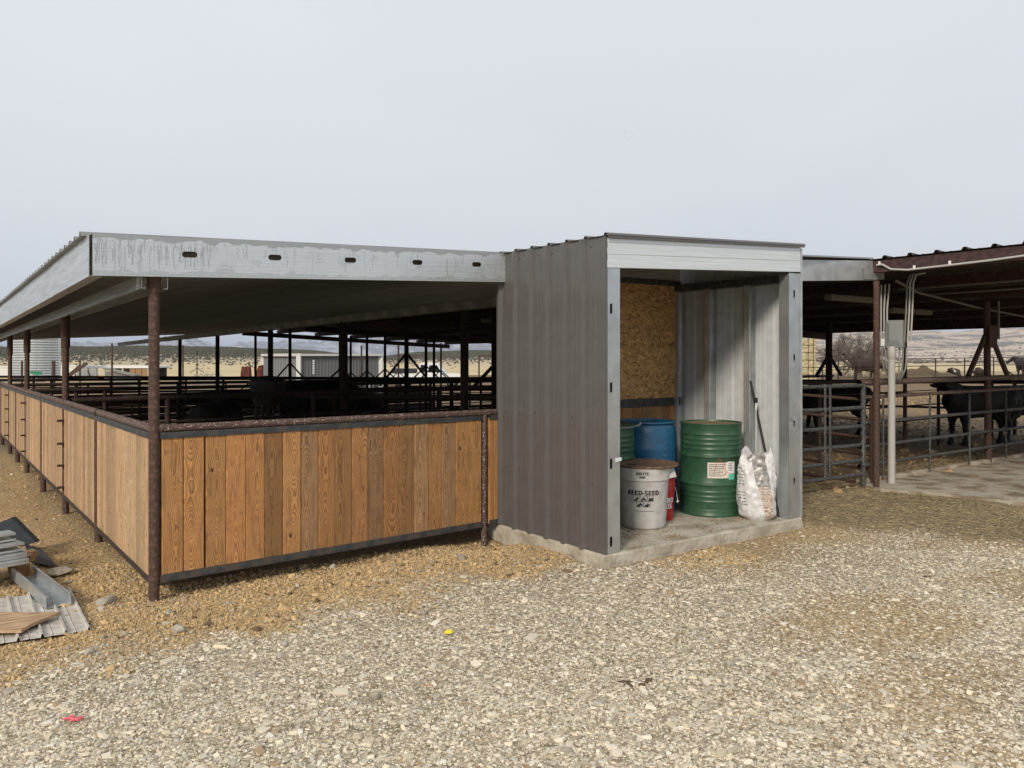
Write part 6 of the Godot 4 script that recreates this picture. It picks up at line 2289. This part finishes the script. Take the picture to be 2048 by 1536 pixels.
func build_corral() -> void:
	# far corral rails
	for q in [[1600.0, 1760.0, 44.0, [721.5, 736.0, 742.0], "corral rail fence of brown pipe behind the brown cow"], [1790.0, 2080.0, 48.0, [718.0, 725.0, 733.0], "corral rail fence of brown pipe behind the lying cows"]]:
		var d: float = q[2]
		var a := ground_at(q[0], d)
		var b := ground_at(q[1], d)
		var hs: Array = []
		for v in q[3]: hs.append(high(v, d) - a.y)
		var t := thing("corral_fence", q[4], "fence", a.lerp(b, 0.5))
		for h in hs: obj("rail", pipe(a + Vector3(0, h, 0), b + Vector3(0, h, 0), 0.026, 6), M.darkrust, t)
		for k in 5:
			var p := a.lerp(b, (k + 0.4) / 5.0)
			obj("post", pipe(p - Vector3(0, 0.2, 0), p + Vector3(0, hs[0], 0), 0.04, 6), M.darkrust, t)
	# stacked straw bales showing at the shed's edge
	var c := ground_at(1606, 42)
	var s := thing("bale_stack", "tall yellow stack of strapped straw bales beside the shed edge", "bales", c)
	var m := MB.new()
	var y := 0.0
	var k := 0
	while y < 2.6:
		m = MB.new()
		m.box(Transform3D(Basis(RGT, Vector3.UP, -FWD), c + Vector3(0, y + 0.19, 0) + RGT * 0.02 * (k % 2)), Vector3(1.05, 0.365, 0.9), 0.03)
		obj("bale", m, M.strawyellow, s)
		var b := MB.new()
		for x in [-0.3, 0.1, 0.36]: b.box(Transform3D(Basis(RGT, Vector3.UP, -FWD), c + Vector3(0, y + 0.19, 0) + RGT * (0.02 * (k % 2) + x)), Vector3(0.025, 0.38, 0.93))
		obj("twine", b, M.darkrust, s)
		y += 0.38
		k += 1
	# mound of soil behind the pens
	m = MB.new()
	var mc := ground_at(1835, 50)
	var nn := noise(0.6, 611, 3)
	var R := 18
	var pts: Array = []
	for j in 15:
		var row: Array = []
		for i in 41:
			var a := TAU * i / 40.0
			var f := j / 14.0
			var hgt := 0.85 * pow(cos(f * PI * 0.5), 1.5)
			var p := mc + RGT * (cos(a) * f * 4.2) + FWD * (sin(a) * f * 2.5)
			p.y = mc.y - 0.06 + hgt * (1.0 + 0.6 * nn.get_noise_2d(p.x, p.z))
			row.append(p)
		pts.append(row)
	for j in 14:
		for i in 40: m.quad(pts[j][i], pts[j][i + 1], pts[j + 1][i + 1], pts[j + 1][i])
	structure("soil_mound", m, tmat(ngrey(0.05, 612, 0.5, 1.0), 0.8, 0.95, 0.0, null, 1.0, lin(0.2, 0.14, 0.08)))

func build_tree() -> void:
	var d := 66.0
	var p := ground_at(1716, d)
	var t := thing("bare_tree", "wide leafless tree with fine tangled twigs beyond the pens", "tree", p)
	var r := RandomNumberGenerator.new()
	r.seed = 71
	var limbs := MB.new()
	var twigs := MB.new()
	var queue: Array = []
	for k in 9:
		var a := TAU * k / 9.0 + r.randf_range(-0.2, 0.2)
		queue.append([p + Vector3(0, 0.5, 0), Vector3(cos(a) * r.randf_range(0.5, 1.3), r.randf_range(0.55, 1.0), sin(a) * r.randf_range(0.5, 1.3)).normalized(), r.randf_range(1.5, 2.4), 0.13, 0])
	var n := 0
	while not queue.is_empty() and n < 9000:
		var q: Array = queue.pop_front()
		n += 1
		var a: Vector3 = q[0]
		var dir: Vector3 = q[1]
		var L: float = q[2]
		var rad: float = q[3]
		var lev: int = q[4]
		var bend := Vector3(r.randfn(0, 0.2), r.randfn(0.02, 0.16), r.randfn(0, 0.2))
		var mid := a + (dir + bend * 0.3).normalized() * L * 0.5
		var end := mid + (dir + bend).normalized() * L * 0.5
		var mm := limbs if lev < 2 else twigs
		mm.tube([a, mid, end], [rad, rad * 0.8, rad * 0.6], 5 if lev < 2 else 3, false)
		if lev < 5:
			var cnt := [4, 4, 4, 4, 3][lev] as int
			for k in cnt:
				var f := r.randf_range(0.35, 1.0)
				var o := a.lerp(mid, f * 2.0) if f < 0.5 else mid.lerp(end, f * 2.0 - 1.0)
				var nd := ((dir + bend) * 0.9 + Vector3(r.randfn(0, 0.6), r.randfn(-0.05, 0.45), r.randfn(0, 0.6))).normalized()
				queue.append([o, nd, L * r.randf_range(0.5, 0.75), maxf(rad * 0.55, 0.009), lev + 1])
	obj("limbs", limbs, M.bark, t)
	obj("crown", twigs, M.bark, t)
	obj("trunk", pipe(p - Vector3(0, 0.3, 0), p + Vector3(0, 0.7, 0), 0.3, 10), M.bark, t)


# ---------- scrap and litter in the yard ----------
func gp(u: float, v: float, y := 0.0) -> Vector3:
	return ony(u, v, y)
func c_channel(m: MB, a: Vector3, b: Vector3, w: float, h: float, open: Vector3, up := Vector3.UP) -> void:
	# web across w, flanges of height h along open
	var z := (b - a)
	var L := z.length()
	z /= L
	var y := open.normalized()
	var x := y.cross(z).normalized()
	m.sheet(Transform3D(Basis(x, y, z), a), [Vector2(-w * 0.5 + 0.015, h), Vector2(-w * 0.5, h), Vector2(-w * 0.5, 0), Vector2(w * 0.5, 0), Vector2(w * 0.5, h), Vector2(w * 0.5 - 0.015, h)], L, 0.002)

func build_scrap() -> void:
	# galvanised channel lying open side up
	var ch := MB.new()
	var a := (gp(24, 1170) + gp(66, 1156)) * 0.5
	var b := (gp(92, 1226) + gp(142, 1220)) * 0.5
	a.y = 0.03; b.y = 0.03
	var w := gp(92, 1222).distance_to(gp(142, 1218))
	c_channel(ch, a, b, w, 0.075, Vector3.UP)
	var o := obj("steel_channel", ch, M.galv)
	tag(o, "bright galvanised channel lying open side up on the ground", "channel")
	# ribbed pale sheet under it
	var sh := MB.new()
	var c0 := gp(-60, 1305)
	var ex := (gp(182, 1268) - c0)
	var ez := (gp(150, 1205) - gp(182, 1268))
	var L := ex.length()
	ex = Vector3(ex.x, 0, ex.z).normalized()
	ez = Vector3(ez.x, 0, ez.z)
	var LZ := ez.length() + 0.25
	ez = ez.normalized()
	var sec: Array = []
	var nrib := 5
	for k in nrib:
		var s := L * k / nrib
		sec.append_array([Vector2(s, 0.0), Vector2(s + L / nrib * 0.33, 0.001), Vector2(s + L / nrib * 0.36, 0.005), Vector2(s + L / nrib * 0.4, 0.001), Vector2(s + L / nrib * 0.85, 0.0), Vector2(s + L / nrib * 0.89, 0.02), Vector2(s + L / nrib * 0.95, 0.02)])
	sec.append(Vector2(L, 0.0))
	sh.sheet(Transform3D(Basis(ex, Vector3.UP, ez), Vector3(c0.x, 0.022, c0.z)), sec, LZ, 0.0012)
	o = obj("metal_sheet", sh, M.palesheet)
	tag(o, "pale ribbed metal sheet lying flat under the plywood scrap", "sheet")
	# torn plywood on top
	var pl := MB.new()
	var poly := PackedVector2Array()
	var o0 := gp(-70, 1262, 0.06)
	for q in [[-70, 1262], [42, 1261], [60, 1250], [122, 1224], [90, 1226], [-60, 1224]]:
		var p := gp(q[0], q[1], 0.06) - o0
		poly.append(Vector2(p.x, -p.z))
	pl.prism(Transform3D(Basis(Vector3(1, 0, 0.0), Vector3(0, 0, -1), Vector3(0, 1, 0)), Vector3(o0.x, 0.046, o0.z)), poly, 0.018)
	o = obj("plywood_scrap", pl, M.ply)
	tag(o, "torn piece of brown plywood lying on the pale metal sheet", "plywood")
	# timber carrying the stack of channels
	var f := Vector3(0.97, 0, -0.243)
	var side := Vector3(0.243, 0, 0.97)
	var end := away(66, HOR, 5.92)
	end.y = 0
	var blk := gp(43, 1158)
	var bm := MB.new()
	bm.box(Transform3D(Basis(f, Vector3.UP, side), Vector3(blk.x, 0.05, blk.z) - side * 0.05), Vector3(0.11, 0.115, 0.12), 0.004)
	o = obj("timber_block", bm, M.timber)
	tag(o, "squat timber block on the gravel under the stacked channels", "timber")
	for q in [[0.0, 0.108, 0.0, "nearer timber bearer under the stacked channels"], [0.0, 0.106, 0.13, "timber bearer behind the nearer one under the stacked channels"]]:
		var m2 := MB.new()
		var e: Vector3 = end - side * q[2] + f * q[2] * 0.5
		m2.box(Transform3D(Basis(f, Vector3.UP, side), e - f * 0.6 + Vector3(0, q[1] + 0.024, 0)), Vector3(1.2, 0.046, 0.1), 0.004)
		o = obj("timber_bearer", m2, M.timber)
		tag(o, q[3], "timber")
	for k in 4:
		var m3 := MB.new()
		var e: Vector3 = away([43, 39, 34, 17][k], HOR, 5.72 + k * 0.03)
		e.y = [0.176, 0.212, 0.262, 0.325][k]
		c_channel(m3, e - f * 2.2, e, [0.032, 0.032, 0.055, 0.055][k], 0.14, side)
		o = obj("steel_channel", m3, M.galv)
		tag(o, ["lowest", "second lowest", "second highest", "topmost"][k] + " dull galvanised channel of the stack on timber blocks", "channel", "stacked channels on timber")
	# bent dark sheets at the back
	var defs := [
		[[away(28, 1034, 6.5), away(76, 1082, 6.25), away(45, 1092, 6.2), away(-8, 1090, 6.2), away(-2, 1046, 6.45)], "upper bent dark metal flashing leaning on the stacked channels"],
		[[away(50, 1090, 6.55), away(82, 1098, 6.4), away(116, 1133, 6.05), away(62, 1126, 6.1)], "lower dark metal flashing slanting down to the soil"],
		[[away(70, 1102, 6.6), away(124, 1112, 6.42), away(116, 1118, 6.36), away(96, 1116, 6.4)], "small dark metal flap lying flat behind the flashing"]]
	for q in defs:
		var m := MB.new()
		var ps: Array = q[0]
		var cen := Vector3.ZERO
		for p in ps: cen += p
		cen /= ps.size()
		var nn: Vector3 = (ps[1] - ps[0]).cross(ps[2] - ps[0]).normalized() * 0.003
		for i in ps.size():
			var s0: Vector3 = ps[i]
			var s1: Vector3 = ps[(i + 1) % ps.size()]
			m.tri(cen + nn, s0 + nn, s1 + nn)
			m.tri(cen - nn, s1 - nn, s0 - nn)
			m.quad(s0 - nn, s1 - nn, s1 + nn, s0 + nn)
		# a folded lip on the first edge
		var lip: Vector3 = (ps[1] - ps[0]).normalized()
		m.bar(ps[0], ps[1], 0.03, 0.003, Vector3.UP)
		o = obj("metal_flashing", m, M.blacksheet)
		tag(o, q[1], "flashing")
	# single stones one can point to
	var stones := [[213, 1210, 0.15, "rounded pale boulder on the soil left of the corner post"], [120, 1152, 0.2, "flat buried tan rock behind the bright channel"], [357, 1270, 0.1, "blocky pale stone at the soil edge before the corner post"], [338, 1238, 0.07, "grey lump of stone by the foot of the corner post"], [752, 1397, 0.075, "grey wedge-shaped stone alone in the pale gravel"], [178, 1312, 0.075, "long grey slab of stone near the pale sheet's corner"], [1132, 1505, 0.06, "squat pale stone in the nearest gravel"], [568, 1292, 0.07, "chunky cream stone among gravel before the board fence"], [845, 1229, 0.07, "light pointed stone at the soil edge before the fence"], [1460, 1332, 0.075, "long flat buff stone in the yard's worn patch"], [1830, 1316, 0.055, "small cream stone beside the brown wheel track"]]
	var r := RandomNumberGenerator.new()
	r.seed = 33
	for k in stones.size():
		var q: Array = stones[k]
		var p := gp(q[0], q[1])
		p.y = lie(p.x, p.z)
		var st := SurfaceTool.new()
		var s: float = q[2] * 0.72
		var sp := SphereMesh.new()
		sp.radius = 0.5; sp.height = 1.0; sp.radial_segments = 22; sp.rings = 12
		var arr := sp.get_mesh_arrays()
		var vs: PackedVector3Array = arr[Mesh.ARRAY_VERTEX]
		var nz := noise(1.3, 700 + k, 3)
		# planes cut into the ball give the broken faces
		var cuts: Array = []
		for c in 11: cuts.append([Vector3(r.randfn(0, 1), r.randfn(0, 1), r.randfn(0, 1)).normalized(), r.randf_range(0.28, 0.44)])
		for i in vs.size():
			var v := vs[i]
			for c in cuts:
				var dd: float = v.dot(c[0])
				if dd > c[1]: v -= c[0] * (dd - c[1]) * 0.92
			v += v.normalized() * nz.get_noise_3dv(vs[i] * 2.0) * 0.07
			vs[i] = v * Vector3(1.35, 0.85 if k != 1 else 0.4, 0.95) * s
		arr[Mesh.ARRAY_VERTEX] = vs
		arr[Mesh.ARRAY_NORMAL] = null
		arr[Mesh.ARRAY_TANGENT] = null
		st.create_from_arrays(arr)
		st.generate_normals()
		o = obj("rock", st.commit(), M.stone)
		o.position = p + Vector3(0, s * 0.22, 0)
		o.rotation.y = r.randf() * TAU if k > 1 else 0.3
		tag(o, q[3], "rock")
	# dung pats and dark lumps
	for q in [[372, 1262, 0.035], [1245, 1365, 0.04], [1275, 1362, 0.035], [1855, 1154, 0.035]]:
		var p := gp(q[0], q[1])
		p.y = lie(p.x, p.z)
		var m := MB.new()
		for k in 5: 
			m.lathe(Transform3D(Basis(Vector3.UP, r.randf() * TAU).scaled(Vector3.ONE * q[2] * r.randf_range(0.5, 1.0)), p + Vector3(r.randfn(0, q[2] * 0.9), 0.0, r.randfn(0, q[2] * 0.9))), [Vector2(0.55, -0.1), Vector2(0.6, 0.15), Vector2(0.35, 0.28), Vector2(0, 0.33)], 9, 0.2)
		o = obj("dung", m, M.dung)
		tag(o, "dark brown crumbled dung pat on the yard gravel", "dung", "dung pats on the yard")
	# litter
	var yp := gp(897, 1270)
	var m := MB.new()
	m.quad(yp + Vector3(-0.019, 0.012, 0.006), yp + Vector3(0.007, 0.014, 0.022), yp + Vector3(0.019, 0.028, 0.000), yp + Vector3(-0.007, 0.025, -0.015))
	m.quad(yp + Vector3(0.007, 0.014, 0.022), yp + Vector3(0.025, 0.012, 0.012), yp + Vector3(0.028, 0.024, -0.006), yp + Vector3(0.019, 0.028, 0.000))
	m.quad(yp + Vector3(-0.031, 0.017, 0.000), yp + Vector3(-0.019, 0.012, 0.006), yp + Vector3(-0.007, 0.025, -0.015), yp + Vector3(-0.025, 0.014, -0.012))
	o = obj("wrapper", m, M.yellow)
	tag(o, "small crumpled yellow wrapper on the pale gravel", "wrapper")
	var pp := gp(143, 1446)
	m = MB.new()
	for q in [[-0.075, 0.02, 0.05, -0.015, 0.02], [0.0, -0.028, 0.065, 0.0, 0.02], [-0.03, 0.03, 0.01, 0.022, 0.028], [0.045, -0.02, 0.075, 0.028, 0.022]]:
		var e0: Vector3 = pp + RGT * q[0] * 0.6 + FWD * q[1] * 0.6 + Vector3(0, q[4] * 0.6, 0)
		var e1: Vector3 = pp + RGT * q[2] * 0.6 + FWD * q[3] * 0.6 + Vector3(0, q[4] * 0.6 + 0.004, 0)
		m.tube([e0, e0.lerp(e1, 0.5) + Vector3(0, 0.007, 0), e1], [0.004, 0.007, 0.004], 7)
	o = obj("twine", m, M.pink)
	tag(o, "tangle of pink plastic twine on the gravel", "twine")


func _ready() -> void:
	set_camera_and_light()
	make_materials()
	build_ground()
	build_far()
	build_lean_to()
	build_barn()
	build_shed()
	build_front_fence()
	build_side_fence()
	build_rails()
	build_contents()
	build_cattle()
	build_far_things()
	build_scrap()
	build_loose()
